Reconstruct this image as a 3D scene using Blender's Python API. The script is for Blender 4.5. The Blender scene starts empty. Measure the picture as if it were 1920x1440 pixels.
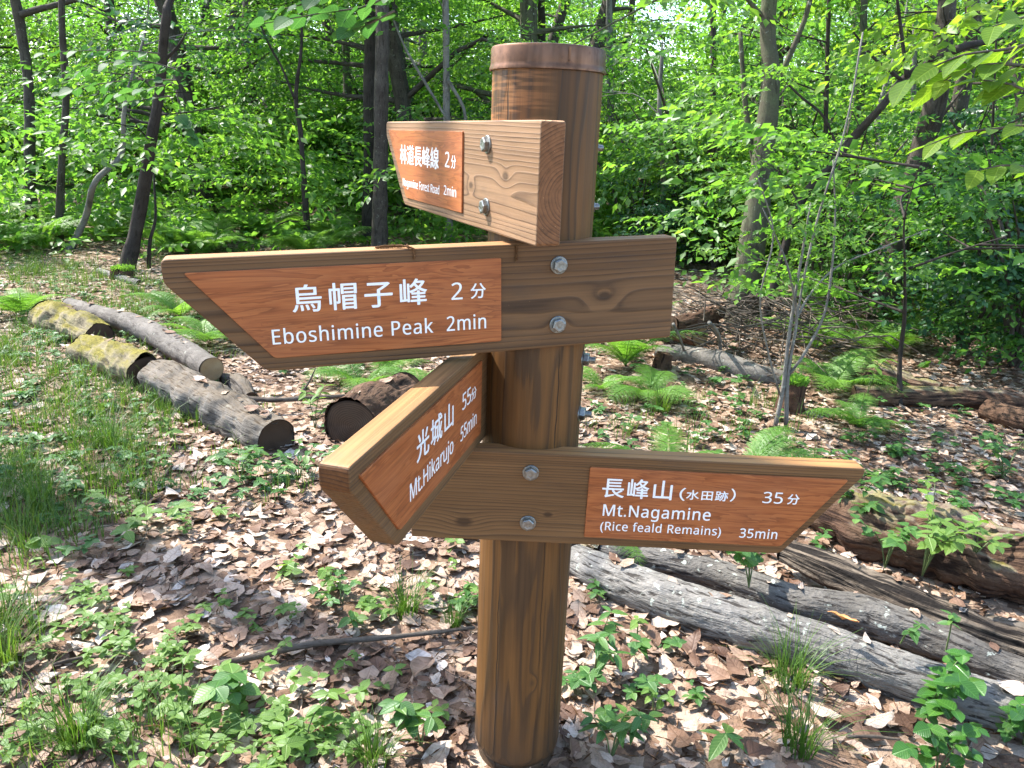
import bpy, bmesh, math, random
import numpy as np
from mathutils import Matrix, Vector
R_ = math.radians
random.seed(7)
rng = np.random.default_rng(7)
sc = bpy.context.scene
COL = sc.collection

# ------------------------------------------------------------------ camera, sky, sun, exposure
F_PX, PITCH, ROLL, YAW, CAM_D, EYE = 1442.73, -0.31539, 0.03802, -0.02866, 1.34344, 1.262
_fw = np.array([math.sin(YAW)*math.cos(PITCH), math.cos(YAW)*math.cos(PITCH), math.sin(PITCH)])
_rt = np.array([math.cos(YAW), -math.sin(YAW), 0.0]); _up = np.cross(_rt, _fw)
C_R = _rt*math.cos(ROLL) + _up*math.sin(ROLL); C_U = -_rt*math.sin(ROLL) + _up*math.cos(ROLL)
C_P = np.array([0, -CAM_D, EYE])
cam = bpy.data.cameras.new('camera'); cam.sensor_fit = 'HORIZONTAL'; cam.sensor_width = 36
cam.lens = F_PX/1920*36; cam.clip_start = 0.05; cam.clip_end = 1000
cam_o = bpy.data.objects.new('camera', cam); COL.objects.link(cam_o)
cam_o.matrix_world = Matrix([[C_R[i], C_U[i], -_fw[i], C_P[i]] for i in range(3)] + [[0, 0, 0, 1]])
sc.camera = cam_o
SUN_TO = np.array([-0.60, 0.30, 0.80]); SUN_TO /= np.linalg.norm(SUN_TO)
world = bpy.data.worlds.new('World'); sc.world = world; world.use_nodes = True
_wn = world.node_tree.nodes
_sky = _wn.new('ShaderNodeTexSky'); _sky.sky_type = 'NISHITA'; _sky.sun_disc = False
_sky.sun_elevation = math.asin(SUN_TO[2]); _sky.sun_rotation = math.atan2(SUN_TO[0], SUN_TO[1])
world.node_tree.links.new(_sky.outputs[0], _wn['Background'].inputs[0])
_wn['Background'].inputs[1].default_value = 0.15
sun = bpy.data.lights.new('sun', 'SUN'); sun.energy = 3.5; sun.angle = R_(0.53); sun.color = (1, 0.965, 0.90)
sun_o = bpy.data.objects.new('sun', sun); COL.objects.link(sun_o)
sun_o.rotation_euler = Vector(-SUN_TO).to_track_quat('-Z', 'Y').to_euler()
sc.view_settings.view_transform = 'Standard'; sc.view_settings.look = 'None'
sc.view_settings.gamma = 1; sc.view_settings.use_curve_mapping = False
sc.view_settings.exposure = 2.12
cy = sc.cycles
cy.max_bounces = 7; cy.diffuse_bounces = 3; cy.glossy_bounces = 2; cy.transmission_bounces = 4; cy.transparent_max_bounces = 4
cy.caustics_reflective = False; cy.caustics_refractive = False
cy.use_denoising = True; cy.use_adaptive_sampling = True; cy.adaptive_threshold = 0.02

# ------------------------------------------------------------------ placing helpers (photo measure -> point in the place)
def ray(px, py):
    return _fw + (px-960)/F_PX*C_R - (py-720)/F_PX*C_U
def G(px, py, z=0.0):
    v = ray(px, py); return C_P + v*((z-EYE)/v[2])
def AT(px, py, depth):
    v = ray(px, py); return C_P + v*(depth/v[1])
def LOGPT(px, py, w, lift=0.0):
    r = .07
    for _ in range(6):
        p = G(px, py, r*.62+lift); r = w/2*float((p-C_P) @ _fw)/F_PX
    return p, r

# ------------------------------------------------------------------ numpy noise and mesh building
def _hash(i, j, k, s):
    n = (i*374761393 + j*668265263 + k*1274126177 + s*951274213) & 0x7fffffff
    n = ((n ^ (n >> 13))*1274126177) & 0x7fffffff
    return ((n ^ (n >> 16)) & 0xffff)/65535.0
def vnoise(P, s=0):
    P = np.asarray(P, float); I = np.floor(P).astype(np.int64); f = P-I; f = f*f*(3-2*f); o = 0
    for a in (0, 1):
        for b in (0, 1):
            for c in (0, 1):
                w = (f[..., 0] if a else 1-f[..., 0])*(f[..., 1] if b else 1-f[..., 1])*(f[..., 2] if c else 1-f[..., 2])
                o = o + w*_hash(I[..., 0]+a, I[..., 1]+b, I[..., 2]+c, s)
    return o*2-1
def fbm(P, n=3, s=0):
    P = np.asarray(P, float); o = 0; a = 1.0
    for k in range(n): o = o + a*vnoise(P*(2.03**k), s+k); a *= .5
    return o

def mesh(name, V, F, mats, uv=None, smooth=False, mi=None, attr=None):
    V = np.ascontiguousarray(V, np.float32); F = np.ascontiguousarray(F, np.int32)
    me = bpy.data.meshes.new(name); nf, k = F.shape
    me.vertices.add(len(V)); me.vertices.foreach_set('co', V.ravel())
    me.loops.add(nf*k); me.loops.foreach_set('vertex_index', F.ravel())
    me.polygons.add(nf); me.polygons.foreach_set('loop_start', np.arange(0, nf*k, k, dtype=np.int32))
    if smooth: me.polygons.foreach_set('use_smooth', np.ones(nf, bool))
    for m in (mats if isinstance(mats, (list, tuple)) else [mats]): me.materials.append(m)
    if mi is not None: me.polygons.foreach_set('material_index', np.asarray(mi, np.int32))
    if uv is not None:
        l = me.uv_layers.new(name='UVMap'); l.data.foreach_set('uv', np.asarray(uv, np.float32)[F.ravel()].ravel())
    if attr is not None:
        for an, av in attr.items():
            a = me.attributes.new(an, 'FLOAT', 'POINT'); a.data.foreach_set('value', np.asarray(av, np.float32))
    me.update(calc_edges=True); me.validate()
    return me
def obj(name, me, parent=None, loc=None, rot=None, scale=None, mw=None, **props):
    o = bpy.data.objects.new(name, me); COL.objects.link(o)
    if parent is not None: o.parent = parent
    if loc is not None: o.location = tuple(loc)
    if rot is not None: o.rotation_euler = rot
    if scale is not None: o.scale = (scale,)*3 if np.isscalar(scale) else scale
    if mw is not None: o.matrix_local = mw
    for k, v in props.items():
        if v is not None: o[k] = v
    return o
def thing(name, label, category, loc=(0, 0, 0), group=None, rot=None, scale=None):
    o = bpy.data.objects.new(name, None); o.empty_display_size = .1; COL.objects.link(o); o.location = tuple(loc)
    if rot is not None: o.rotation_euler = rot
    if scale is not None: o.scale = (scale,)*3
    o['label'] = label; o['category'] = category
    if group: o['group'] = group
    return o
def copy_tree(o, parent=None):
    c = o.copy(); COL.objects.link(c); c.parent = parent
    for ch in list(o.children): copy_tree(ch, c)
    return c
def cat(parts):
    """join [(V,F[,UV])] lists"""
    Vs, Fs, Us, n = [], [], [], 0
    for p in parts:
        Vs.append(p[0]); Fs.append(p[1]+n); n += len(p[0])
        if len(p) > 2: Us.append(p[2])
    return np.concatenate(Vs), np.concatenate(Fs), (np.concatenate(Us) if Us else None)
def smooth_path(pts, n):
    P = np.asarray(pts, float)
    if len(P) == 2: return P[0]+(P[1]-P[0])*np.linspace(0, 1, n)[:, None]
    Q = np.vstack([2*P[0]-P[1], P, 2*P[-1]-P[-2]]); out = []
    for t in np.linspace(0, len(P)-1-1e-6, n):
        i = int(t); u = t-i; a, b, c, d = Q[i:i+4]
        out.append(.5*((2*b)+(-a+c)*u+(2*a-5*b+4*c-d)*u*u+(-a+3*b-3*c+d)*u**3))
    return np.array(out)
def frames(P):
    T = np.gradient(P, axis=0); T /= np.linalg.norm(T, axis=1, keepdims=True)+1e-12
    a = np.array([0, 0, 1.0]) if abs(T[0, 2]) < .8 else np.array([1.0, 0, 0])
    N = np.zeros_like(P); n = np.cross(np.cross(T[0], a), T[0]); n /= np.linalg.norm(n)
    for i in range(len(P)):
        n = n-T[i]*(n@T[i]); n /= np.linalg.norm(n); N[i] = n
    return T, N, np.cross(T, N)
def tube(path, radii, sides=8, n=None, amp=0.0, ns=8.0, seed=0, cap=True, lobes=0.0, fiss=0.0):
    n = n or max(len(path), 2)
    P = smooth_path(path, n); r = np.interp(np.linspace(0, 1, n), np.linspace(0, 1, len(radii)), radii)
    T, N, B = frames(P); th = np.linspace(0, 2*np.pi, sides+1)
    D = N[:, None]*np.cos(th)[None, :, None]+B[:, None]*np.sin(th)[None, :, None]
    rr = np.repeat(r[:, None], sides+1, 1)
    V = P[:, None]+D*rr[..., None]
    L = np.concatenate([[0], np.cumsum(np.linalg.norm(np.diff(P, axis=0), axis=1))])
    if amp:
        S = V*ns; d = fbm(S, 3, seed)*amp; d[:, -1] = d[:, 0]
        V = P[:, None]+D*(rr*(1+d))[..., None]
    if lobes:
        d = np.sin(th*3+seed)[None]*.5+np.sin(th*5+seed*2+L[:, None]*3)*.5
        V = V+D*(rr*d*lobes)[..., None]
    if fiss:
        q = np.stack([np.repeat(np.cos(th)[None]*2.6, n, 0), np.repeat(np.sin(th)[None]*2.6, n, 0), np.repeat(L[:, None]*7, sides+1, 1)], -1)
        wv = q+.5*np.stack([vnoise(q*1.7, seed+20), vnoise(q*1.7, seed+21), 0*q[..., 0]], -1)
        d = np.clip(.28-np.abs(vnoise(wv*1.6, seed+30)), 0, 1)/.28+.6*np.clip(.22-np.abs(vnoise(wv*3.4, seed+31)), 0, 1)/.22
        V = V-D*(rr*d*fiss)[..., None]
    UV = np.stack([np.repeat((th*r.mean())[None], n, 0), np.repeat(L[:, None], sides+1, 1)], -1)
    i, j = np.meshgrid(np.arange(n-1), np.arange(sides), indexing='ij'); a = i*(sides+1)+j
    F = np.concatenate([np.stack([a, a+1, a+sides+2], -1).reshape(-1, 3), np.stack([a, a+sides+2, a+sides+1], -1).reshape(-1, 3)])
    V = V.reshape(-1, 3); UV = UV.reshape(-1, 2)
    if cap:
        for k, c in ((0, P[0]), (n-1, P[-1])):
            b = len(V); V = np.vstack([V, c]); UV = np.vstack([UV, [0, L[k]]]); jj = np.arange(sides)+k*(sides+1)
            F = np.vstack([F, np.stack([jj+1, jj, np.full(sides, b)], -1) if k == 0 else np.stack([jj, jj+1, np.full(sides, b)], -1)])
    return V, F, UV

# ------------------------------------------------------------------ node material helper
class Mat:
    def __init__(s, name):
        s.m = bpy.data.materials.new(name); s.m.use_nodes = True; s.t = s.m.node_tree
        s.b = s.t.nodes['Principled BSDF']; s.o = s.t.nodes['Material Output']
    def n(s, typ, ins=None, **props):
        nd = s.t.nodes.new('ShaderNode'+typ)
        for k, v in props.items(): setattr(nd, k, v)
        for k, v in (ins or {}).items(): s.set(nd.inputs[k], v)
        return nd
    def set(s, sock, v):
        if isinstance(v, bpy.types.NodeSocket): s.t.links.new(v, sock)
        elif isinstance(v, bpy.types.Node): s.t.links.new(v.outputs[0], sock)
        else: sock.default_value = v
    def math(s, op, a, b=None, c=None, clamp=False):
        nd = s.t.nodes.new('ShaderNodeMath'); nd.operation = op; nd.use_clamp = clamp
        for i, v in enumerate((a, b, c)):
            if v is not None: s.set(nd.inputs[i], v)
        return nd.outputs[0]
    def vec(s, v, sc=(1, 1, 1), loc=(0, 0, 0)):
        return s.n('Mapping', {0: v, 1: loc, 3: sc}).outputs[0]
    def noise(s, v, scale, detail=3, rough=.55, dist=0):
        nd = s.n('TexNoise', {'Vector': v, 'Scale': scale, 'Detail': detail, 'Roughness': rough, 'Distortion': dist}); return nd.outputs[0]
    def ramp(s, f, stops, interp='LINEAR'):
        nd = s.n('ValToRGB', {0: f}); cr = nd.color_ramp; cr.interpolation = interp
        while len(cr.elements) < len(stops): cr.elements.new(.5)
        for e, (p, c) in zip(cr.elements, stops):
            e.position = p; e.color = (c[0], c[1], c[2], 1) if not np.isscalar(c) else (c, c, c, 1)
        return nd.outputs[0]
    def mix(s, f, a, b, mode='MIX'):
        nd = s.n('Mix', data_type='RGBA', blend_type=mode); s.set(nd.inputs[0], f)
        for i, v in ((6, a), (7, b)): s.set(nd.inputs[i], v if isinstance(v, (bpy.types.NodeSocket, bpy.types.Node)) else (*v, 1))
        return nd.outputs[2]
    def mapr(s, f, a, b, c=0.0, d=1.0):
        return s.n('MapRange', {0: f, 1: a, 2: b, 3: c, 4: d}).outputs[0]
    def bump(s, h, strength, dist=.002):
        s.set(s.b.inputs['Normal'], s.n('Bump', {'Strength': strength, 'Distance': dist, 'Height': h}).outputs[0])
    def fin(s, col, rough=.7, spec=.3, **k):
        s.set(s.b.inputs['Base Color'], col if isinstance(col, (bpy.types.NodeSocket, bpy.types.Node)) else (*col, 1))
        s.set(s.b.inputs['Roughness'], rough); s.b.inputs['Specular IOR Level'].default_value = spec
        for a, v in k.items(): s.set(s.b.inputs[a.replace('_', ' ')], v)
        return s.m

def wood_rings(M, P, stretch, pith, amp, spacing, seed, knots=()):
    """solid growth rings: distance from a wandering pith line; axis = x (boards) or z (post)"""
    sc3 = (stretch, 1, 1) if pith else (1, 1, stretch)
    q = M.vec(P, tuple(v for v in sc3), (seed*3.1, seed*1.7, seed*2.3))
    nz = M.n('TexNoise', {'Vector': q, 'Scale': 9.0, 'Detail': 2.0, 'Roughness': .45}).outputs[1]
    off = M.n('VectorMath', {0: nz, 1: (.5, .5, .5)}, operation='SUBTRACT').outputs[0]
    off = M.n('VectorMath', {0: off, 'Scale': amp}, operation='SCALE').outputs[0]
    q2 = M.n('TexNoise', {'Vector': q, 'Scale': 55.0, 'Detail': 2.0}).outputs[1]
    o2 = M.n('VectorMath', {0: M.n('VectorMath', {0: q2, 1: (.5, .5, .5)}, operation='SUBTRACT').outputs[0], 'Scale': amp*.09}, operation='SCALE').outputs[0]
    pd = M.n('VectorMath', {0: M.n('VectorMath', {0: P, 1: off}, operation='ADD').outputs[0], 1: o2}, operation='ADD').outputs[0]
    sx = M.n('SeparateXYZ', {0: pd})
    if pith:
        a = M.math('SUBTRACT', sx.outputs[1], pith[0]); b = M.math('SUBTRACT', sx.outputs[2], pith[1])
    else: a, b = sx.outputs[0], sx.outputs[1]
    r = M.math('SQRT', M.math('ADD', M.math('MULTIPLY', a, a), M.math('MULTIPLY', b, b)))
    s0 = M.n('SeparateXYZ', {0: P}); kmask = None
    for (u, v, rad) in knots:
        if pith: du = M.math('DIVIDE', M.math('SUBTRACT', s0.outputs[0], u), 1.7); dv = M.math('SUBTRACT', s0.outputs[2], v)
        else:
            ang = M.math('ARCTAN2', s0.outputs[0], M.math('MULTIPLY', s0.outputs[1], -1.0))
            du = M.math('MULTIPLY', M.math('SUBTRACT', ang, u), .09); dv = M.math('DIVIDE', M.math('SUBTRACT', s0.outputs[2], v), 1.7)
        d = M.math('SQRT', M.math('ADD', M.math('MULTIPLY', du, du), M.math('MULTIPLY', dv, dv)))
        g = M.math('POWER', 2.718, M.math('MULTIPLY', M.math('MULTIPLY', d, d), -1/(rad*1.8)**2))
        r = M.math('ADD', r, M.math('MULTIPLY', g, rad*.75))
        k = M.mapr(d, rad*.9, rad*.45)
        kmask = k if kmask is None else M.math('MAXIMUM', kmask, k)
    t = M.math('DIVIDE', r, spacing)
    t = M.math('ADD', t, M.math('MULTIPLY', M.noise(M.n('CombineXYZ', {0: r}).outputs[0], 90, 1), 1.6))
    return M.math('FRACT', t), kmask, r

def wood_board(name, light, dark, seed, pith, knots=(), spacing=.0085, wet=.55):
    M = Mat(name); P = M.n('TexCoord').outputs['Object']
    fr, km, r = wood_rings(M, P, .10, pith, .022, spacing, seed, knots)
    lt = M.ramp(fr, [(0, 0.0), (.35, .08), (.72, .42), (.86, 1.0), (.95, .8), (1, 0.0)])
    fib = M.noise(M.vec(P, (5, 260, 260)), 1.0, 3, .6)
    big = M.noise(M.vec(P, (2.2, 9, 9), (seed, 0, 0)), 1.0, 2)
    base = M.mix(M.mapr(big, .35, .7), light, tuple(c*k for c, k in zip(light, (.72, .68, .62))))
    c = M.mix(M.math('MULTIPLY', M.n('RGBToBW', {0: lt}).outputs[0], M.mapr(M.noise(M.vec(P, (6, 40, 40)), 1.0, 3), .3, .65, .35, .95)), base, dark)
    c = M.mix(M.mapr(M.noise(M.vec(P, (5, 14, 14), (seed*2, 1, 4)), 1.0, 4, .65), .55, .75, 0, .4), c, tuple(.55*x+.03 for x in dark))
    c = M.mix(M.mapr(fib, .3, .75, 0, .5), c, tuple(x*.6 for x in dark), 'MIX') if False else M.mix(.35, c, M.ramp(fib, [(.25, .62), (.6, 1.0), (.85, 1.15)]), 'MULTIPLY')
    mid = M.noise(M.vec(P, (1.4, 105, 105), (seed, 2, 1)), 1.0, 3, .6, .2); c = M.mix(.55, c, M.ramp(mid, [(.32, .5), (.46, .92), (.56, 1.05), (.68, 1.25)]), 'MULTIPLY')
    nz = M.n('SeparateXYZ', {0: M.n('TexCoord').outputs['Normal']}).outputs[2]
    c = M.mix(M.mapr(nz, .7, .95, 0, .75), c, M.mix(1.0, c, (2.9, 2.8, 2.6), 'MULTIPLY'))  # top edge lightened: bleached wood and sunlight put into the colour
    nx = M.math('ABSOLUTE', M.n('SeparateXYZ', {0: M.n('TexCoord').outputs['Normal']}).outputs[0])
    c = M.mix(M.mapr(nx, .6, .9, 0, .85), c, M.mix(1.0, c, (.85, .58, .38), 'MULTIPLY'))  # end grain drinks more stain
    if km is not None: c = M.mix(M.math('MULTIPLY', km, .75), c, tuple(x*.55 for x in dark))
    speck = M.noise(P, 420, 1); c = M.mix(M.mapr(speck, .74, .8, 0, .55), c, tuple(min(1, x*1.9) for x in light))
    M.bump(M.math('ADD', M.math('MULTIPLY', M.n('RGBToBW', {0: lt}).outputs[0], .7), M.math('MULTIPLY', fib, .6)), .5, .0012)
    return M.fin(c, M.mapr(fib, .2, .8, wet-.1, wet+.2), .25)

def post_wood():
    M = Mat('post_wood'); P = M.n('TexCoord').outputs['Object']
    fr, km, r = wood_rings(M, P, .085, None, .042, .0046, 2.3, ((.32, .235, .006),))
    lt = M.n('RGBToBW', {0: M.ramp(fr, [(0, .1), (.3, .0), (.62, .35), (.82, 1.0), (.94, .85), (1, .1)])}).outputs[0]
    fib = M.noise(M.vec(P, (240, 240, 4)), 1.0, 3, .6)
    pat = M.noise(M.vec(P, (16, 16, 1.6), (3, 1, 5)), 1.0, 3, .6)
    base = M.mix(M.mapr(pat, .38, .6), (.160, .070, .018), (.090, .040, .011))
    c = M.mix(M.math('MULTIPLY', lt, .72), base, (.042, .024, .012))
    sx = M.n('SeparateXYZ', {0: P})
    # drawknife ripples and grey weathering near the top
    rip = M.noise(M.vec(P, (14, 14, 170)), 1.0, 2, .5)
    top = M.math('MULTIPLY', M.mapr(sx.outputs[2], 1.17, 1.24), M.mapr(sx.outputs[0], .02, -.05))
    c = M.mix(M.math('MULTIPLY', M.math('MULTIPLY', M.mapr(rip, .48, .62), top), .7), c, (.30, .13, .045))
    grey = M.noise(M.vec(P, (11, 11, 2.4), (8, 2, 1)), 1.0, 3, .6)
    c = M.mix(M.mapr(grey, .60, .74, 0, .35), c, (.075, .06, .05))
    c = M.mix(.4, c, M.ramp(fib, [(.25, .6), (.6, 1.0), (.85, 1.2)]), 'MULTIPLY')
    mid = M.noise(M.vec(P, (95, 95, 1.3), (2, 7, 1)), 1.0, 3, .6, .25); c = M.mix(.6, c, M.ramp(mid, [(.32, .5), (.46, .92), (.56, 1.05), (.68, 1.25)]), 'MULTIPLY')
    # drying checks
    ang = M.math('ARCTAN2', sx.outputs[0], M.math('MULTIPLY', sx.outputs[1], -1.0))
    wob = M.math('MULTIPLY', M.math('SUBTRACT', M.noise(M.n('CombineXYZ', {2: sx.outputs[2]}).outputs[0], 9, 3), .5), .16)
    crack = None
    for a0, z0, z1, w in ((-.72, 1.16, 1.36, .017), (.50, .70, .92, .013), (-.52, -.1, .46, .012), (.42, .25, .62, .008), (-.98, 1.2, 1.34, .01)):
        d = M.math('ABSOLUTE', M.math('SUBTRACT', M.math('ADD', ang, wob), a0))
        k = M.math('MULTIPLY', M.mapr(d, w, w*.4), M.math('MULTIPLY', M.mapr(sx.outputs[2], z0, z0+.05), M.mapr(sx.outputs[2], z1, z1-.05)))
        crack = k if crack is None else M.math('MAXIMUM', crack, k)
    c = M.mix(crack, c, (.012, .009, .006))
    foot = M.math('MULTIPLY', M.mapr(M.math('ADD', sx.outputs[2], M.math('MULTIPLY', M.noise(P, 18, 4), .16)), .22, .08), .75); c = M.mix(foot, c, (.045, .032, .022))  # soil splash
    h = M.math('SUBTRACT', M.math('ADD', M.math('MULTIPLY', lt, .7), M.math('MULTIPLY', fib, .5)), M.math('MULTIPLY', crack, 3.0))
    M.bump(h, .6, .0016)
    return M.fin(c, M.mapr(fib, .2, .8, .42, .68), .3)

def panel_mat(name, seed):
    M = Mat(name); P = M.n('TexCoord').outputs['Object']
    w = M.noise(M.vec(P, (3.0, 30, 30), (seed, seed*2, 0)), 1.0, 4, .6, .6)
    f = M.noise(M.vec(P, (12, 420, 420), (seed, 0, 0)), 1.0, 2, .6)
    band = M.math('FRACT', M.math('MULTIPLY', w, 9.0))
    c = M.ramp(band, [(0, (.37, .120, .036)), (.45, (.345, .106, .031)), (.8, (.27, .078, .022)), (.93, (.225, .064, .018)), (1, (.36, .117, .035))])
    c = M.mix(.55, c, M.ramp(f, [(.3, .62), (.55, 1.0), (.8, 1.18)]), 'MULTIPLY')
    fade = M.noise(M.vec(P, (7, 11, 11), (seed, 3, 1)), 1.0, 4, .65); c = M.mix(M.mapr(fade, .45, .75, 0, .30), c, (.30, .12, .055)); c = M.mix(M.mapr(M.noise(P, 160, 3), .66, .76, 0, .35), c, (.12, .045, .02))
    M.bump(f, .15, .0006)
    return M.fin(c, M.mapr(fade, .3, .7, .42, .62), .3)

def simple(name, col, rough=.6, metal=0.0, nscale=60, var=.25, spec=.4):
    M = Mat(name); P = M.n('TexCoord').outputs['Object']; n = M.noise(P, nscale, 4)
    c = M.mix(M.mapr(n, .3, .7), tuple(x*(1-var) for x in col), tuple(min(1, x*(1+var)) for x in col))
    M.bump(n, .15, .001); return M.fin(c, M.mapr(n, .3, .7, max(.05, rough-.12), min(1, rough+.12)), spec, Metallic=metal)

def leaf_mat(name, stops, trans=.45, tcol=1.7, rough=.45, spec=.35, obj_var=.5, veins=0.0, blotch=0.0):
    """per-leaf colour + light passing through thin leaves"""
    M = Mat(name); g = M.n('NewGeometry'); rnd = g.outputs['Random Per Island']
    oi = M.n('ObjectInfo').outputs['Random']
    f = M.math('ADD', M.math('MULTIPLY', rnd, 1-obj_var), M.math('MULTIPLY', oi, obj_var))
    c = M.ramp(f, stops)
    P = M.n('TexCoord').outputs['Object']
    if veins:
        uv = M.n('SeparateXYZ', {0: M.n('TexCoord').outputs['UV']}); av = M.math('ABSOLUTE', uv.outputs[1])
        ph = M.math('FRACT', M.math('MULTIPLY', M.math('SUBTRACT', uv.outputs[0], M.math('MULTIPLY', av, .22)), 8.0))
        side = M.math('MULTIPLY', M.mapr(M.math('ABSOLUTE', M.math('SUBTRACT', ph, .5)), .16, .04), .55)
        vn = M.math('MULTIPLY', M.math('MAXIMUM', M.mapr(av, .07, .02), side), abs(veins))
        c = M.mix(vn, c, M.mix(1.0, c, (1.9, 1.6, 1.7) if veins > 0 else (.55, .5, .45), 'MULTIPLY'))
        M.bump(M.math('MULTIPLY', M.math('MAXIMUM', M.mapr(av, .12, .0), side), -1.0), .5, .0015)
    if blotch:
        c = M.mix(M.mapr(M.noise(P, 45, 4, .65), .4, .68, 0, blotch), c, M.mix(1.0, c, (.5, .42, .36), 'MULTIPLY'))
    M.fin(c, rough, spec)
    tc = M.mix(1.0, c, (tcol*1.0, tcol, tcol*.5), 'MULTIPLY')
    tr = M.n('BsdfTranslucent', {0: tc})
    mx = M.n('MixShader', {0: trans, 1: M.b.outputs[0], 2: tr.outputs[0]})
    M.t.links.new(mx.outputs[0], M.o.inputs[0]); return M.m

def bark_mat(name, c0, c1, c2, sc=(30, 5), moss=0.0, lichen=0.0, mosscol=(.16, .15, .02), crackd=.6, ring=0.0, hscale=.006, thr=(.46, .38), top=None, mossthr=(.80, .98)):
    M = Mat(name); U = M.n('TexCoord').outputs['UV']; P = M.n('TexCoord').outputs['Object']
    fis = M.noise(M.vec(U, (sc[0], sc[1], 1)), 1.0, 5, .62, .5)
    mot = M.noise(P, 7, 4, .6); fine = M.noise(P, 90, 3, .6)
    c = M.mix(M.mapr(mot, .35, .68), c0, c1)
    cr = M.mapr(fis, *thr)
    c = M.mix(M.math('MULTIPLY', cr, crackd), c, c2)
    c = M.mix(.5, c, M.ramp(fine, [(.25, .55), (.55, 1.0), (.8, 1.3)]), 'MULTIPLY')
    if ring:
        rg = M.noise(M.vec(U, (3, 55, 1)), 1.0, 3, .6); c = M.mix(M.mapr(rg, .56, .68, 0, ring), c, tuple(min(1, x*1.9) for x in c0))
    if lichen:
        big = M.noise(P, 5, 2); k = M.math('MULTIPLY', M.mapr(M.noise(P, 38, 3, .55), .63, .69), M.mapr(big, .42, .6, .15, 1))
        c = M.mix(M.math('MULTIPLY', k, lichen), c, (.50, .54, .46))
    if top:
        tz = M.n('SeparateXYZ', {0: M.n('NewGeometry').outputs['Normal']}).outputs[2]
        c = M.mix(M.math('MULTIPLY', M.mapr(M.math('ADD', tz, M.math('MULTIPLY', mot, .8)), 1.12, 1.38), M.mapr(fis, .36, .5)), c, top)
    if moss:
        nz = M.n('SeparateXYZ', {0: M.n('NewGeometry').outputs['Normal']}).outputs[2]
        k = M.math('MULTIPLY', M.mapr(M.math('ADD', M.math('MULTIPLY', nz, .55), mot), *mossthr), moss)
        mc = M.mix(M.mapr(fine, .35, .7), mosscol, tuple(x*.45 for x in mosscol)); c = M.mix(k, c, mc)
    M.bump(M.math('ADD', M.math('MULTIPLY', fis, 1.2), M.math('MULTIPLY', fine, .35)), .9, hscale)
    return M.fin(c, .85, .15)

def endgrain_mat(name, c0, c1, cdark):
    M = Mat(name); a = M.n('Attribute', attribute_name='rad').outputs['Fac']; P = M.n('TexCoord').outputs['Object']
    n = M.noise(P, 30, 3); t = M.math('ADD', M.math('MULTIPLY', a, 13.0), M.math('MULTIPLY', n, 1.4))
    k = M.math('FRACT', t); c = M.mix(M.mapr(k, .55, .95), c0, c1)
    c = M.mix(M.mapr(M.noise(P, 9, 3), .52, .72, 0, .5), c, cdark); c = M.mix(M.mapr(a, .9, 1.0), c, cdark)
    M.bump(n, .5, .003); return M.fin(c, .9, .1)

MT = {}
MT['post'] = post_wood()
MT['zinc'] = simple('zinc_steel', (.24, .245, .235), .45, 1.0, 200, .3)
MT['copper'] = None
def copper():
    M = Mat('aged_copper'); P = M.n('TexCoord').outputs['Object']
    a = M.noise(M.vec(P, (18, 18, 3)), 1.0, 4, .65); b = M.noise(P, 60, 3)
    c = M.mix(M.mapr(a, .42, .68), (.090, .045, .026), (.26, .13, .075)); c = M.mix(M.mapr(b, .55, .75, 0, .6), c, (.04, .027, .024))
    M.bump(a, .25, .002); return M.fin(c, M.mapr(b, .3, .7, .32, .6), .5, Metallic=.85)
MT['copper'] = copper()
MT['letter'] = simple('white_lettering', (.80, .81, .80), .5, 0, 300, .03)
MT['metal_edge'] = simple('silver_edge', (.55, .5, .45), .4, .8, 100, .2)
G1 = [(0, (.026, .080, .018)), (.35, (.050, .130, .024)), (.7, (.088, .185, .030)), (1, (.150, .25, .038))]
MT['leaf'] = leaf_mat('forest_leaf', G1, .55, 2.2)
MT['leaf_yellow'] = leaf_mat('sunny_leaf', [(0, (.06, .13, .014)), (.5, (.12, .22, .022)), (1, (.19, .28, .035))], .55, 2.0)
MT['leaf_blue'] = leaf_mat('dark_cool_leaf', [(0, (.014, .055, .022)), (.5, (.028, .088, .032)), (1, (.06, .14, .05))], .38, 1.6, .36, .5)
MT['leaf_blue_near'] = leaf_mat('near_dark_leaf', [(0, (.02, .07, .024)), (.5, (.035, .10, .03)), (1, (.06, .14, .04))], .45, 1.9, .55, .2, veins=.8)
MT['leaf_yellow_near'] = leaf_mat('near_sunny_leaf', [(0, (.06, .13, .014)), (.5, (.10, .19, .018)), (1, (.16, .24, .03))], .5, 1.9, .5, .25, veins=.8)
MT['leaf_far'] = leaf_mat('far_leaf', [(0, (.038, .108, .022)), (.5, (.080, .185, .032)), (1, (.155, .26, .048))], .55, 2.2)
MT['herb'] = leaf_mat('herb_leaf', [(0, (.030, .092, .024)), (.5, (.060, .150, .034)), (1, (.125, .225, .045))], .38, 1.6, .42, .4, veins=.8)
MT['herb_lime'] = leaf_mat('lime_herb_leaf', [(0, (.065, .145, .028)), (1, (.15, .25, .05))], .42, 1.6, veins=.7)
MT['gloss'] = leaf_mat('glossy_leaf', [(0, (.022, .085, .014)), (.6, (.045, .13, .02)), (1, (.10, .20, .028))], .3, 1.8, .30, .45, veins=.9)
MT['grass'] = leaf_mat('grass_blade', [(0, (.035, .085, .014)), (.6, (.07, .14, .022)), (1, (.16, .20, .05))], .4, 1.6)
MT['fern'] = leaf_mat('fern_leaf', [(0, (.075, .18, .028)), (1, (.145, .27, .045))], .45, 1.8, obj_var=.7)
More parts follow.
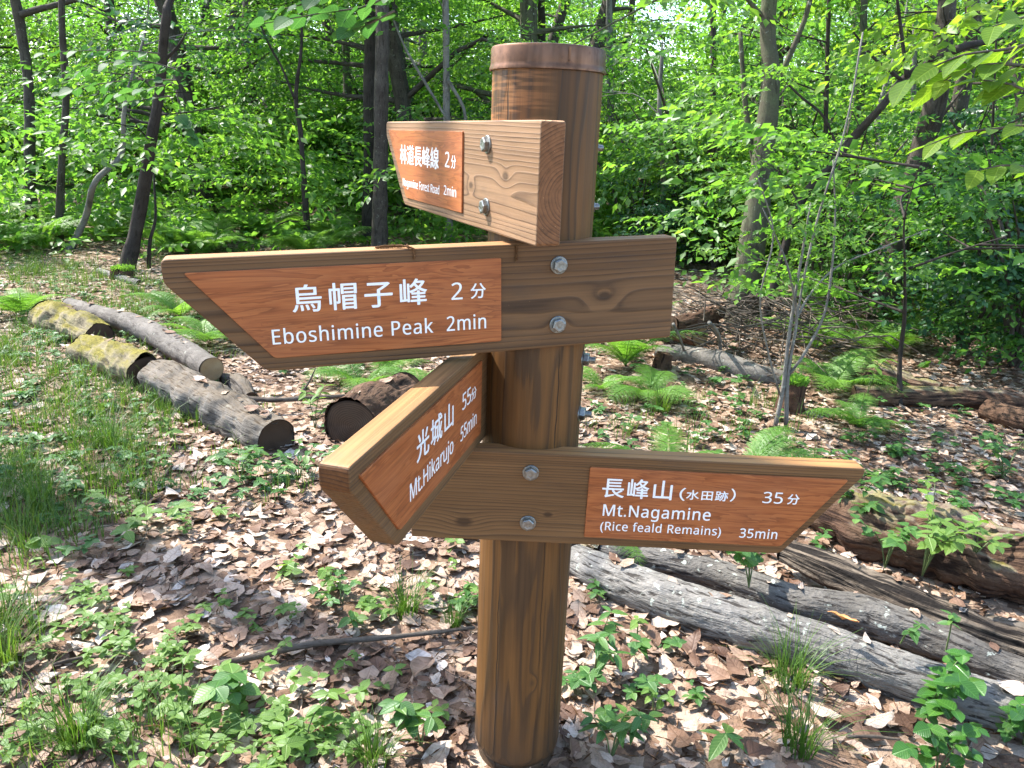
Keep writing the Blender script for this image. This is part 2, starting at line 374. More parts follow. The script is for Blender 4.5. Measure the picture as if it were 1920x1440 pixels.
MT['dry'] = leaf_mat('dry_leaf', [(0, (.07, .036, .022)), (.2, (.16, .088, .055)), (.42, (.29, .185, .125)), (.68, (.41, .30, .225)), (.88, (.50, .41, .34)), (1, (.58, .52, .48))], .12, 1.1, .6, .3, .02, veins=-.6, blotch=.7)
MT['dry_one'] = leaf_mat('dry_leaf_single', [(0, (.10, .05, .03)), (.35, (.27, .165, .105)), (.7, (.42, .30, .22)), (1, (.56, .47, .39))], .12, 1.1, .55, .3, .95, veins=-.7, blotch=.7)
MT['dry_orange'] = leaf_mat('orange_dry_leaf', [(0, (.42, .17, .05)), (1, (.48, .22, .08))], .1, 1.1)
MT['twig'] = bark_mat('twig_bark', (.085, .065, .05), (.15, .125, .10), (.03, .022, .018), (60, 10))
MT['needle'] = leaf_mat('needle_debris', [(0, (.06, .028, .012)), (.6, (.14, .07, .03)), (1, (.25, .16, .09))], .05, 1.0, .8, .1)
MT['stem'] = simple('green_stem', (.07, .10, .03), .6, 0, 80)
MT['bark_brown'] = bark_mat('brown_tree_bark', (.052, .041, .033), (.088, .074, .061), (.018, .014, .011), (55, 9), lichen=.25)
MT['bark_dark'] = bark_mat('dark_tree_bark', (.032, .025, .021), (.055, .045, .038), (.012, .01, .008), (55, 9))
MT['bark_grey'] = bark_mat('grey_tree_bark', (.14, .13, .115), (.21, .195, .17), (.05, .045, .04), (18, 5), lichen=.5, ring=.3, moss=0)
MT['bark_mossy'] = bark_mat('mossy_tree_bark', (.08, .07, .05), (.10, .11, .06), (.025, .02, .015), (22, 5), lichen=.5)
MT['log_grey'] = bark_mat('grey_log_bark', (.145, .134, .119), (.225, .208, .187), (.034, .028, .024), (80, 15), lichen=.75, crackd=.9, hscale=.013, thr=(.46, .39))
MT['log_smooth'] = bark_mat('smooth_log_bark', (.105, .092, .080), (.165, .147, .128), (.04, .032, .027), (40, 14), lichen=.3, crackd=.5, ring=.2)
MT['log_pale'] = bark_mat('weathered_wood', (.085, .073, .060), (.175, .158, .140), (.024, .019, .016), (100, 9), lichen=.2, moss=.25, mosscol=(.17, .10, .03), crackd=.9)
MT['log_back'] = bark_mat('brown_grey_log_bark', (.095, .085, .073), (.155, .141, .124), (.026, .021, .018), (80, 15), lichen=.75, crackd=.9, hscale=.013, thr=(.46, .39))
MT['log_split'] = bark_mat('charred_split_wood', (.075, .055, .040), (.17, .135, .10), (.009, .007, .006), (60, 3), crackd=.97, hscale=.012, thr=(.56, .47))
MT['log_rot'] = bark_mat('rotten_wood', (.060, .030, .018), (.12, .072, .045), (.014, .008, .006), (50, 9), crackd=.9, hscale=.014)
MT['log_rot_top'] = bark_mat('weathered_rotten_wood', (.07, .036, .022), (.13, .08, .05), (.022, .012, .009), (60, 6), moss=.55, mosscol=(.22, .19, .03), crackd=.9, hscale=.014, thr=(.52, .42), top=(.17, .145, .12), mossthr=(.94, 1.10))
MT['log_moss'] = bark_mat('mossy_log_bark', (.17, .14, .09), (.30, .25, .14), (.04, .03, .02), (24, 5), moss=1.0, mosscol=(.19, .16, .03), crackd=.8, hscale=.012, mossthr=(.74, 1.0))
MT['end_pale'] = endgrain_mat('sawn_end', (.34, .23, .12), (.24, .155, .08), (.12, .075, .045))
MT['end_dark'] = endgrain_mat('dark_rotten_end', (.075, .048, .032), (.04, .025, .017), (.02, .013, .01))

def ground_mat():
    M = Mat('forest_soil'); P = M.n('TexCoord').outputs['Object']
    a = M.noise(P, 1.3, 4, .6); b = M.noise(P, 26, 5, .65); v = M.n('TexVoronoi', {'Vector': P, 'Scale': 30.0}).outputs[1]
    bw = M.n('RGBToBW', {0: v}).outputs[0]
    soil = M.mix(M.mapr(b, .35, .7), (.075, .046, .032), (.17, .11, .075))
    far = M.ramp(bw, [(.1, (.10, .055, .032)), (.45, (.24, .155, .10)), (.75, (.40, .30, .225)), (.95, (.5, .42, .35))])
    c = M.mix(M.mapr(bw, .25, .6, .1, .75), soil, far)
    d = M.n('VectorMath', {0: P}, operation='LENGTH').outputs[1]
    gr = M.mix(M.mapr(b, .35, .65), (.03, .075, .014), (.08, .15, .025))
    c = M.mix(M.math('MULTIPLY', M.mapr(a, .46, .60), M.mapr(d, 5, 9)), c, gr)
    M.bump(M.math('ADD', b, bw), .8, .02); return M.fin(c, .95, .1)
MT['ground'] = ground_mat()

# ------------------------------------------------------------------ ground
def H(x, y):
    x = np.asarray(x, float); y = np.asarray(y, float); r = np.hypot(x, y+1.3)
    z = .035*vnoise(np.stack([x*.9, y*.9, x*0], -1), 3)+.012*vnoise(np.stack([x*3.1, y*3.1, x*0], -1), 5)
    z = z*np.clip(np.hypot(x, y)/1.2-.15, 0, 1)
    return z+np.clip(r-10, 0, 60)*.045
def hz(x, y): return float(H(np.array([x]), np.array([y]))[0])
_t = np.linspace(-1, 1, 241); _a = np.sign(_t)*(np.abs(_t)*7+np.abs(_t)**5*150)
gx, gy = np.meshgrid(_a, _a+3, indexing='xy'); gz = H(gx, gy)
_n = len(_a); _i, _j = np.meshgrid(np.arange(_n-1), np.arange(_n-1), indexing='ij'); _q = _i*_n+_j
ground = obj('ground', mesh('ground', np.stack([gx, gy, gz], -1).reshape(-1, 3), np.stack([_q, _q+1, _q+_n+1, _q+_n], -1).reshape(-1, 4), MT['ground'], smooth=True), kind='structure')
ground['label'] = 'forest floor of brown soil under dry leaves and low green plants'

# ------------------------------------------------------------------ the signpost
Z0 = EYE
signpost = thing('signpost', 'round wooden trail signpost with four orange-brown direction boards and copper cap', 'signpost', (0, 0, 0))
def lathe(prof, sides=64):
    th = np.linspace(0, 2*np.pi, sides, endpoint=False); n = len(prof)
    V = np.array([[r*np.cos(t), r*np.sin(t), z] for r, z in prof for t in th])
    F = []
    for k in range(n-1):
        for j in range(sides):
            a = k*sides+j; b = k*sides+(j+1) % sides; F += [(a, b, b+sides), (a, b+sides, a+sides)]
    return V, np.array(F)
def add_part(name, V, F, m, parent, smooth=True, sharp=None, **k):
    me = mesh(name, V, F, m, smooth=smooth, **k)
    o = obj(name, me, parent)
    if sharp:
        me.attributes  # keep
        try: me.set_sharp_from_angle(angle=R_(sharp))
        except Exception: pass
    return o
prof = [(.0, -.35), (.082, -.35), (.082, .012), (.080, .018), (.0835, .024), (.0885, .034), (.09, .048)]
prof += [(.09, z) for z in np.linspace(.1, 1.33, 40)]+[(.089, 1.352), (.0, 1.352)]
V, F = lathe(prof, 72); V[V[:, 2] > .09, 2] += EYE-1.24
V[:, :2] *= (1+.006*fbm(np.stack([V[:, 0]*14, V[:, 1]*14, V[:, 2]*3], -1), 2, 4))[:, None]
post = add_part('post', V, F, MT['post'], signpost, sharp=40)
post['label'] = 'round brown stained log post'
cp = [(.0, 1.369), (.085, 1.3705), (.0905, 1.3695), (.0925, 1.366), (.0926, 1.345), (.0932, 1.3405), (.0945, 1.338), (.0945, 1.3345), (.0915, 1.334), (.0905, 1.345)]
V, F = lathe(cp, 72); V[:, 2] += EYE-1.24; V[:, :2] *= (1+.004*fbm(V*22, 2, 9))[:, None]
cap = add_part('cap', V, F, MT['copper'], signpost, sharp=35); cap['label'] = 'aged copper cap on post top'
# a lap seam on the cap
a = R_(20); sv = np.array([[.0935*math.sin(a+d)*k, -.0935*math.cos(a+d)*k, z] for d, k in ((-.02, 1.0), (.0, 1.012), (.02, 1.0)) for z in (1.368, 1.388)])
add_part('seam', sv, np.array([[0, 2, 1], [1, 2, 3], [2, 4, 3], [3, 4, 5]]), MT['copper'], cap, False)

def hexbolt(washer=.0145, af=.0105, hh=.008):
    """head + washer along -Y, origin on the board face"""
    bm = bmesh.new()
    def ring(r, y, n, ph=0): return [bm.verts.new((r*math.cos(2*math.pi*k/n+ph), y, r*math.sin(2*math.pi*k/n+ph))) for k in range(n)]
    def loft(rs):
        for p, q in zip(rs, rs[1:]):
            for k in range(len(p)): bm.faces.new((p[k], p[(k+1) % len(p)], q[(k+1) % len(p)], q[k]))
    w = [ring(washer, .001, 24), ring(washer, -.0022, 24), ring(washer-.0008, -.0028, 24), ring(.004, -.0028, 24)]; loft(w)
    h = [ring(af*1.12, -.0026, 6, .3), ring(af*1.12, -.0026-hh*.85, 6, .3), ring(af*.93, -.0026-hh, 6, .3), ring(af*.62, -.0026-hh, 6, .3), ring(af*.55, -.0022-hh, 6, .3)]; loft(h); bm.faces.new(h[-1])
    me = bpy.data.meshes.new('bolt'); bm.normal_update(); bmesh.ops.recalc_face_normals(bm, faces=bm.faces); bm.to_mesh(me); bm.free(); me.materials.append(MT['zinc']); return me
BOLT = hexbolt()
def nutmesh():
    bm = bmesh.new()
    def ring(r, y, n, ph=0): return [bm.verts.new((r*math.cos(2*math.pi*k/n+ph), y, r*math.sin(2*math.pi*k/n+ph))) for k in range(n)]
    def loft(rs):
        for p, q in zip(rs, rs[1:]):
            for k in range(len(p)): bm.faces.new((p[k], p[(k+1) % len(p)], q[(k+1) % len(p)], q[k]))
    w = [ring(.0145, .006, 24), ring(.0145, -.002, 24), ring(.005, -.002, 24)]; loft(w)
    h = [ring(.0105, -.0019, 6), ring(.0118, -.003, 6), ring(.0118, -.011, 6), ring(.0105, -.012, 6), ring(.005, -.012, 6)]; loft(h)
    t = [ring(.0056 if k % 2 else .005, -.011-.0012*k, 16) for k in range(11)]; loft(t); bm.faces.new(t[-1])
    me = bpy.data.meshes.new('nut'); bmesh.ops.recalc_face_normals(bm, faces=bm.faces); bm.to_mesh(me); bm.free(); me.materials.append(MT['zinc']); return me
NUT = nutmesh()

def rounded(poly, rad):
    """round the corners of a 2D polygon"""
    out = []; n = len(poly)
    for i in range(n):
        p0, p1, p2 = (np.array(poly[(i+k) % n], float) for k in (-1, 0, 1)); r = rad[i]
        if r <= 0: out.append(tuple(p1)); continue
        a = (p0-p1)/np.linalg.norm(p0-p1); b = (p2-p1)/np.linalg.norm(p2-p1)
        for t in np.linspace(0, 1, 6):
            out.append(tuple((p1+a*r)*(1-t)**2+2*p1*t*(1-t)+(p1+b*r)*t*t))
    return out
def slab(name, poly, y0, y1, bev, m):
    bm = bmesh.new(); f = bm.faces.new([bm.verts.new((u, y0, v)) for u, v in poly])
    ret = bmesh.ops.extrude_face_region(bm, geom=[f])
    bmesh.ops.translate(bm, verts=[v for v in ret['geom'] if isinstance(v, bmesh.types.BMVert)], vec=(0, y1-y0, 0))
    bmesh.ops.recalc_face_normals(bm, faces=bm.faces)
    if bev:
        ed = [e for e in bm.edges if len(e.link_faces) == 2 and e.calc_face_angle(0) > R_(28)]
        bmesh.ops.bevel(bm, geom=ed, offset=bev, segments=3, profile=.5, affect='EDGES')
    me = bpy.data.meshes.new(name); bm.to_mesh(me); bm.free(); me.materials.append(m); return me

BH, BT = .1749, .0393
def math_sans(t):
    o = ''
    for ch in t:
        if 'A' <= ch <= 'Z': o += chr(0x1D5A0+ord(ch)-65)
        elif 'a' <= ch <= 'z': o += chr(0x1D5BA+ord(ch)-97)
        elif '0' <= ch <= '9': o += chr(0x1D7E2+ord(ch)-48)
        else: o += ch
    return o
def text_mesh(body, u0, u1, v0, height, bold, spacing=1.0):
    """lettering as thin raised mesh: baseline at v0, cap height fitted, width fitted"""
    def make(b):
        c = bpy.data.curves.new('lettering', 'FONT'); c.body = b; c.size = 1; c.space_character = spacing; c.resolution_u = 6
        c.extrude = .008
        o = bpy.data.objects.new('lettering', c); COL.objects.link(o); bpy.context.view_layer.update()
        dg = bpy.context.evaluated_depsgraph_get(); me = bpy.data.meshes.new_from_object(o.evaluated_get(dg)); bpy.data.objects.remove(o); bpy.data.curves.remove(c); return me
    cjk = any(ord(ch) > 0x2fff for ch in body)
    me = make(body if cjk else math_sans(body))
    n = len(me.vertices); co = np.empty(n*3, np.float32); me.vertices.foreach_get('co', co); co = co.reshape(-1, 3)
    if cjk: zb, zt = co[:, 1].min(), co[:, 1].max()
    else:
        ref = make(math_sans('H' if any(ch.isalpha() for ch in body) else '2')); rc = np.empty(len(ref.vertices)*3, np.float32); ref.vertices.foreach_get('co', rc); rc = rc.reshape(-1, 3)
        zb, zt = rc[:, 1].min(), rc[:, 1].max()
    tri = np.array([v for p in me.polygons for v in ([p.vertices[0], p.vertices[i], p.vertices[i+1]] for i in range(1, len(p.vertices)-1))])
    x = u0+(co[:, 0]-co[:, 0].min())/(co[:, 0].max()-co[:, 0].min())*(u1-u0)
    z = v0+(co[:, 1]-zb)/(zt-zb)*height; y = -.0036-co[:, 2]*.025
    out = np.stack([x, y, z], -1); k = bold*height
    cps = [(out+np.array([dx*k*1.2*sx_, -.00004*i, dz*k*.8]), tri) for i, (dx, dz) in enumerate(((0, 0), (-1, 0), (1, 0), (0, 1), (0, -1), (.7, .7), (-.7, -.7))) for sx_ in ((u1-u0)/height/max(.3, (co[:, 0].max()-co[:, 0].min())/(zt-zb)),)]
    Vt, Ft, _ = cat(cps if bold > .011 else cps[:3]); return mesh('lettering', Vt, Ft, MT['letter'])

BOARDS = [
 # th, offset, z, uL, uR, uC, tilt, tip side, h1, panel corners, bolts, texts, label
 (-1.1186, .1007, -.0700, -.6352, .195, -.4909, .0058, -1, .030, [(-.606, .0700), (-.1125, .0700), (-.1115, -.0690), (-.4640, -.0705)], True,
  [('林道長峰線', -.5067, -.2399, -.0002, .0396, .012, 1.0), ('2', -.2025, -.1784, .0063, .0274, .008, 1), ('分', -.1681, -.1436, .0057, .0227, .010, 1),
   ('Nagamine Forest Road', -.487, -.236, -.0462, .0159, .010, 1), ('2min', -.2085, -.1399, -.0442, .0172, .006, 1)],
  ((.29, .175, .098), (.085, .047, .026), 1.0, (.055, -.02), ((.075, .005, .010), (-.075, -.018, .008))), 'topmost direction board pointing away, sunlit pale face with two bolts'),
 (.3445, .1018, -.2515, -.5912, .2127, -.4653, .0350, -1, .034, [(-.564, .0680), (-.0982, .0672), (-.0982, -.0682), (-.4526, -.0665)], True,
  [('烏帽子峰', -.4201, -.2186, .0014, .0407, .012, 1.28), ('2', -.1796, -.1622, .0054, .0271, .006, 1), ('分', -.1487, -.1242, .0054, .0239, .012, 1),
   ('Eboshimine Peak', -.453, -.2107, -.045, .0226, .010, 1.08), ('2min', -.1883, -.1242, -.0445, .0235, .010, 1.08)],
  ((.175, .092, .040), (.052, .028, .014), 2.0, (.075, -.012), ((.083, -.005, .010), (.003, -.045, .007))), 'longest-looking direction board pointing to the left, above the others in front'),
 (1.3481, -.0717, -.4408, -.5917, .200, -.4613, .0157, -1, .030, [(-.5715, .0690), (-.0980, .0698), (-.0980, -.0640), (-.4600, -.0625)], False,
  [('光城山', -.3997, -.2482, .0088, .0419, .012, 1.15), ('55', -.2033, -.1601, .0163, .0281, .004, 1), ('分', -.1575, -.1300, .0154, .0213, .010, 1),
   ('Mt.Hikarujo', -.4251, -.2472, -.0372, .0265, .008, 1), ('55min', -.2108, -.1265, -.0353, .0253, .006, 1)],
  ((.195, .108, .048), (.060, .034, .016), 3.0, (.03, -.16), ()), 'direction board pointing towards the viewer, wedged under the long board'),
 (.0271, .1061, -.6162, -.2095, .5822, .4593, -.0091, 1, .014, [(.1030, .0672), (.5560, .0665), (.4565, -.0706), (.1024, -.0698)], True,
  [('長峰山', .1278, .2502, .0117, .0371, .012, 1.12), ('（', .2644, .2739, .0117, .0248, .012, 1), ('水田跡', .2763, .3495, .0147, .0186, .012, 1.15), ('）', .3538, .3622, .0147, .0248, .012, 1),
   ('35', .4113, .4462, .0149, .0216, .006, 1.05), ('分', .4548, .4753, .0145, .0196, .014, 1), ('Mt.Nagamine', .1323, .3235, -.0248, .0221, .012, 1.08),
   ('(Rice feald Remains)', .13, .3461, -.0537, .0167, .010, 1.08), ('35min', .38, .4472, -.0554, .0178, .012, 1.08)],
  ((.185, .096, .038), (.056, .029, .013), 4.0, (.06, -.11), ((-.115, -.052, .013), (.035, -.03, .007))), 'lowest direction board pointing to the right'),
]
for bi, (th, off, zc, uL, uR, uC, tl, side, h1, pan, bolts, texts, wood, label) in enumerate(BOARDS):
    U = Vector((math.cos(th), math.sin(th), 0)); N = Vector((math.sin(th), -math.cos(th), 0)); Zv = Vector((0, 0, 1))
    U2 = U*math.cos(tl)+Zv*math.sin(tl); V2 = Zv*math.cos(tl)-U*math.sin(tl); O = N*off+Zv*(Z0+zc)
    mw = Matrix([[U2[i], -N[i], V2[i], O[i]] for i in range(3)]+[[0, 0, 0, 1]])
    h = BH/2
    if side < 0: poly = [(uL, h-h1), (uC, -h), (uR, -h), (uR, h), (uL, h)]; rad = [.008, .010, .006, .006, .009]
    else: poly = [(uL, -h), (uC, -h), (uR, h-h1), (uR, h), (uL, h)]; rad = [.004, .010, .006, .006, .004]
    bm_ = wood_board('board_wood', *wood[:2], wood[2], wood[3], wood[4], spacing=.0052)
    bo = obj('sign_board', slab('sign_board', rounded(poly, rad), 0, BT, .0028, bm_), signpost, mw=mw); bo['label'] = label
    pr = [.006, .003, .003, .006] if side < 0 else [.003, .006, .006, .003]
    po = obj('panel', slab('panel', rounded(pan, pr), -.0035, .001, .0009, panel_mat('panel_print', 3.7*bi+1)), bo)
    for t in texts: obj('lettering', text_mesh(*t), bo)
    if bolts:
        for v in (.0505, -.0482): obj('bolt', BOLT, bo, loc=(0, 0, v), rot=(0, .5*v*40+bi, 0))
    else:
        for v in (.055, -.050): obj('bolt', BOLT, bo, loc=(0, BT, v), rot=(0, 0, math.pi))
    # nuts on threaded ends at the far side of the post
    d = -N if bi != 2 else N
    for v in ((.0505, -.0482) if bi != 2 else (.062, -.041)):
        p = d*.0885+Zv*(Z0+zc+v); q = Vector((0, -1, 0)).rotation_difference(d)
        obj('nut', NUT, signpost, mw=Matrix.Translation(p) @ q.to_matrix().to_4x4())

# ------------------------------------------------------------------ leaf shapes
def leaf_hi(width=.42, fold=.10, droop=.12, n=4, point=1.0, serr=0.0, seed=0):
    """one leaf along +X, length 1, midrib fold, 3 columns"""
    t = np.linspace(0, 1, n+1); w = width*.5*np.sin(np.pi*t**.85)**(.8)*(1-.25*t)*1.25; w[0] = .012; w[-1] = .004
    if serr: w = w*(1+serr*(np.arange(n+1) % 2))
    V = []
    for k in range(n+1):
        z = -droop*t[k]**2
        V += [(t[k], -w[k], z+fold*w[k]*2), (t[k], 0, z), (t[k], w[k], z+fold*w[k]*2)]
    F = []
    for k in range(n):
        a = 3*k
        for c in (0, 1): F += [(a+c, a+c+4, a+c+1), (a+c, a+c+3, a+c+4)]
    return np.array(V, float), np.array(F)
LO_V = np.array([[0, 0, 0], [.42, -.30, .05], [1, 0, -.10], [.42, .30, .05], [.42, 0, 0]]); LO_F = np.array([[0, 1, 4], [1, 2, 4], [0, 4, 3], [4, 2, 3]])
LO2_V = np.array([[0, 0, 0], [.45, -.27, .04], [1, 0, -.08], [.45, .27, .04]]); LO2_F = np.array([[0, 1, 2], [0, 2, 3]])
def scatter(base, P, D, N, L, W=None):
    """copies of one leaf shape at P, along D, face normal N, length L"""
    BV, BF = base; P = np.asarray(P, float); D = D/(np.linalg.norm(D, axis=1, keepdims=True)+1e-9)
    S = np.cross(N, D); S /= np.linalg.norm(S, axis=1, keepdims=True)+1e-9; N = np.cross(D, S)
    L = np.asarray(L)[:, None, None]; W = L if W is None else np.asarray(W)[:, None, None]
    V = P[:, None]+D[:, None]*BV[None, :, 0:1]*L+S[:, None]*BV[None, :, 1:2]*W+N[:, None]*BV[None, :, 2:3]*L
    F = BF[None]+(np.arange(len(P))*len(BV))[:, None, None]
    return V.reshape(-1, 3), F.reshape(-1, 3)
def base_uv(BV):
    return np.stack([BV[:, 0]-BV[:, 0].min(), BV[:, 1]/(np.abs(BV[:, 1]).max()+1e-9)], -1)
def make_spray(r, length=.7, leaf=.075, dens=1.0):
    """a flat leafy twig with side twigs: leaf position, direction, normal, size; twig along +X"""
    P, D, N, L, tw = [], [], [], [], []
    def twig(o, d, ln, lev):
        d = d/np.linalg.norm(d); nl = max(3, int(ln/leaf*1.25*dens)); e = o+d*ln+np.array([0, 0, -.10*ln]); tw.append((o, e))
        for k in range(nl):
            t = (k+.6)/nl; p = o+(e-o)*t; s = 1 if k % 2 else -1; a = s*r.uniform(.6, 1.15)
            dd = np.array([d[0]*math.cos(a)-d[1]*math.sin(a), d[0]*math.sin(a)+d[1]*math.cos(a), r.uniform(-.75, .1)])
            P.append(p+r.normal(0, .006, 3)); D.append(dd); N.append(np.array([r.normal(0, .65), r.normal(0, .65), 1])); L.append(leaf*r.uniform(.5, 1.3))
        P.append(e); D.append(d+np.array([0, 0, -.2])); N.append(np.array([r.normal(0, .25), r.normal(0, .25), 1])); L.append(leaf*r.uniform(.9, 1.3))
        if lev:
            for k in range(lev):
                t = (k+.8)/(lev+.6); s = 1 if k % 2 else -1; a = s*r.uniform(.55, .95)
                dd = np.array([d[0]*math.cos(a)-d[1]*math.sin(a), d[0]*math.sin(a)+d[1]*math.cos(a), r.uniform(-.15, .15)])
                twig(o+(e-o)*t, dd, ln*(.75-.4*t)*r.uniform(.8, 1.1), 0)
    twig(np.zeros(3), np.array([1.0, 0, .12]), length, 6)
    return tuple(np.array(v) for v in (P, D, N, L))+(tw,)
SPRAYS = [make_spray(np.random.default_rng(100+i), .75, .075) for i in range(6)]
def rot_z(a): c, s = math.cos(a), math.sin(a); return np.array([[c, -s, 0], [s, c, 0], [0, 0, 1.0]])
def rot_x(a): c, s = math.cos(a), math.sin(a); return np.array([[1.0, 0, 0], [0, c, -s], [0, s, c]])
def rot_y(a): c, s = math.cos(a), math.sin(a); return np.array([[c, 0, s], [0, 1.0, 0], [-s, 0, c]])
def foliage(r, spots, base=(LO2_V, LO2_F), leaf_scale=1.0, tilt=.28):
    """spots: (position, outward azimuth, scale)"""
    Ps, Ds, Ns, Ls = [], [], [], []
    for p, az, s in spots:
        P, D, N, L, tw = SPRAYS[r.integers(len(SPRAYS))]
        M_ = rot_z(az) @ rot_y(r.uniform(-.12, .3)) @ rot_x(r.normal(0, tilt))
        Ps.append(P @ M_.T*s+np.asarray(p)); Ds.append(D @ M_.T); Ns.append(N @ M_.T); Ls.append(L*(s**.4)*leaf_scale)
    return scatter(base, np.concatenate(Ps), np.concatenate(Ds), np.concatenate(Ns), np.concatenate(Ls))

# ------------------------------------------------------------------ trees
def grow(r, trunk, rad, z0, z1, nl, reach, per, up=.35, spread_dir=None, dens_low=1.0):
    """limbs off a trunk path between heights; returns limb tubes and leafy spots (world or local coords)"""
    T = smooth_path(trunk, 60); limbs, spots = [], []
    zz = T[:, 2]
    for k in range(nl):
        zq = z0+(z1-z0)*((k+r.uniform(.1, .9))/nl)**dens_low; i = int(np.argmin(np.abs(zz-zq))); o = T[i]
        az = r.uniform(0, 2*np.pi) if spread_dir is None else r.normal(spread_dir, .9)
        ln = reach*r.uniform(.55, 1.15)*(1.0-.35*k/nl); d = np.array([math.cos(az), math.sin(az), up*r.uniform(.2, 1.5)])
        m = o+d*ln*.5+r.normal(0, .07*ln, 3); e = o+d*ln+np.array([0, 0, -.12*ln])+r.normal(0, .1*ln, 3)
        rr = max(.008, np.interp(i, [0, 59], [rad[0], rad[-1]])*.38)
        limbs.append(tube([o, m, e], [rr, rr*.55, .004], 5, 7, cap=False)); pth = smooth_path([o, m, e], 20)
        for q in range(per):
            t = r.uniform(.3, 1.0); j = int(t*19); a2 = az+r.normal(0, .7)
            spots.append((pth[j]+r.normal(0, .06, 3), a2, r.uniform(.75, 1.25)))
            if r.random() < .5:
                e2 = pth[j]+np.array([math.cos(a2), math.sin(a2), .1])*.35; limbs.append(tube([pth[j], e2], [.006, .002], 4, 2, cap=False))
    return limbs, spots
def build_tree(name, label, px, w, bark, leafm, seed, top=6.5, crown=(1.7, 6.0, 12, 1.5, 5), depth=None, limbs=(), group=None, category='tree', amp=.10, leafs=1.0, up=.35, crown_on=True, dlow=1.0):
    """px: trunk path in the photo from the ground up, w: its width there"""
    r = np.random.default_rng(seed)
    b = G(*px[0]) if depth is None else AT(px[0][0], px[0][1], depth); dep = b[1]+CAM_D
    b = np.array([b[0], b[1], hz(b[0], b[1])])
    pts = [AT(x, y, dep) for x, y in px]; pts[0] = b-np.array([0, 0, .1]); dz = 0.0
    pts = [p+np.array([0, r.normal(0, .05), 0]) if i else p for i, p in enumerate(pts)]
    rad = [wi/2*dep/F_PX for wi in w]
    d = pts[-1]-pts[-2]; d = d/max(abs(d[2]), .3); d[0] = np.clip(d[0], -.5, .5); last = pts[-1]
    if top > last[2]:
        k = (top-last[2])
        for q in (.5, 1.0): pts.append(last+d*k*q*.9+np.array([r.normal(0, .12), r.normal(0, .12), 0])*k*.3); rad.append(rad[len(w)-1]*(1-.75*q))
    loc = b; L = [p-loc for p in pts]
    t = thing(name, label, category, loc, group)
    V, F, UV = tube(L, [rad[0]*1.35]+rad[0:1]+rad[1:] if len(rad) > 2 else rad, 14, 46, amp, 6, seed)
    obj('trunk', mesh('trunk', V, F, MT[bark], UV, True), t)
    for lp, lw in limbs:
        LP = [AT(x, y, dep)-loc for x, y in lp]; lr = [q/2*dep/F_PX for q in lw]
        V, F, UV = tube(LP, lr, 8, 16, .08, 7, seed+3); obj('limb', mesh('limb', V, F, MT[bark], UV, True), t)
    if crown_on:
        z0, z1, nl, reach, per = crown; z0 = max(z0, min(2.3, b[2]+EYE+dep*.13)) if z1 > 3 else z0; z1 = min(z1, 4.6); nl = max(4, int(nl*.5))
        lb, sp = grow(r, L, rad, z0, z1, nl, reach, per, up, dens_low=dlow)
        V, F, UV = cat(lb); obj('branches', mesh('branches', V, F, MT[bark], UV, True), t)
        V, F = foliage(r, sp, leaf_scale=leafs); obj('crown', mesh('crown', V, F, MT[leafm]), t)
    return t

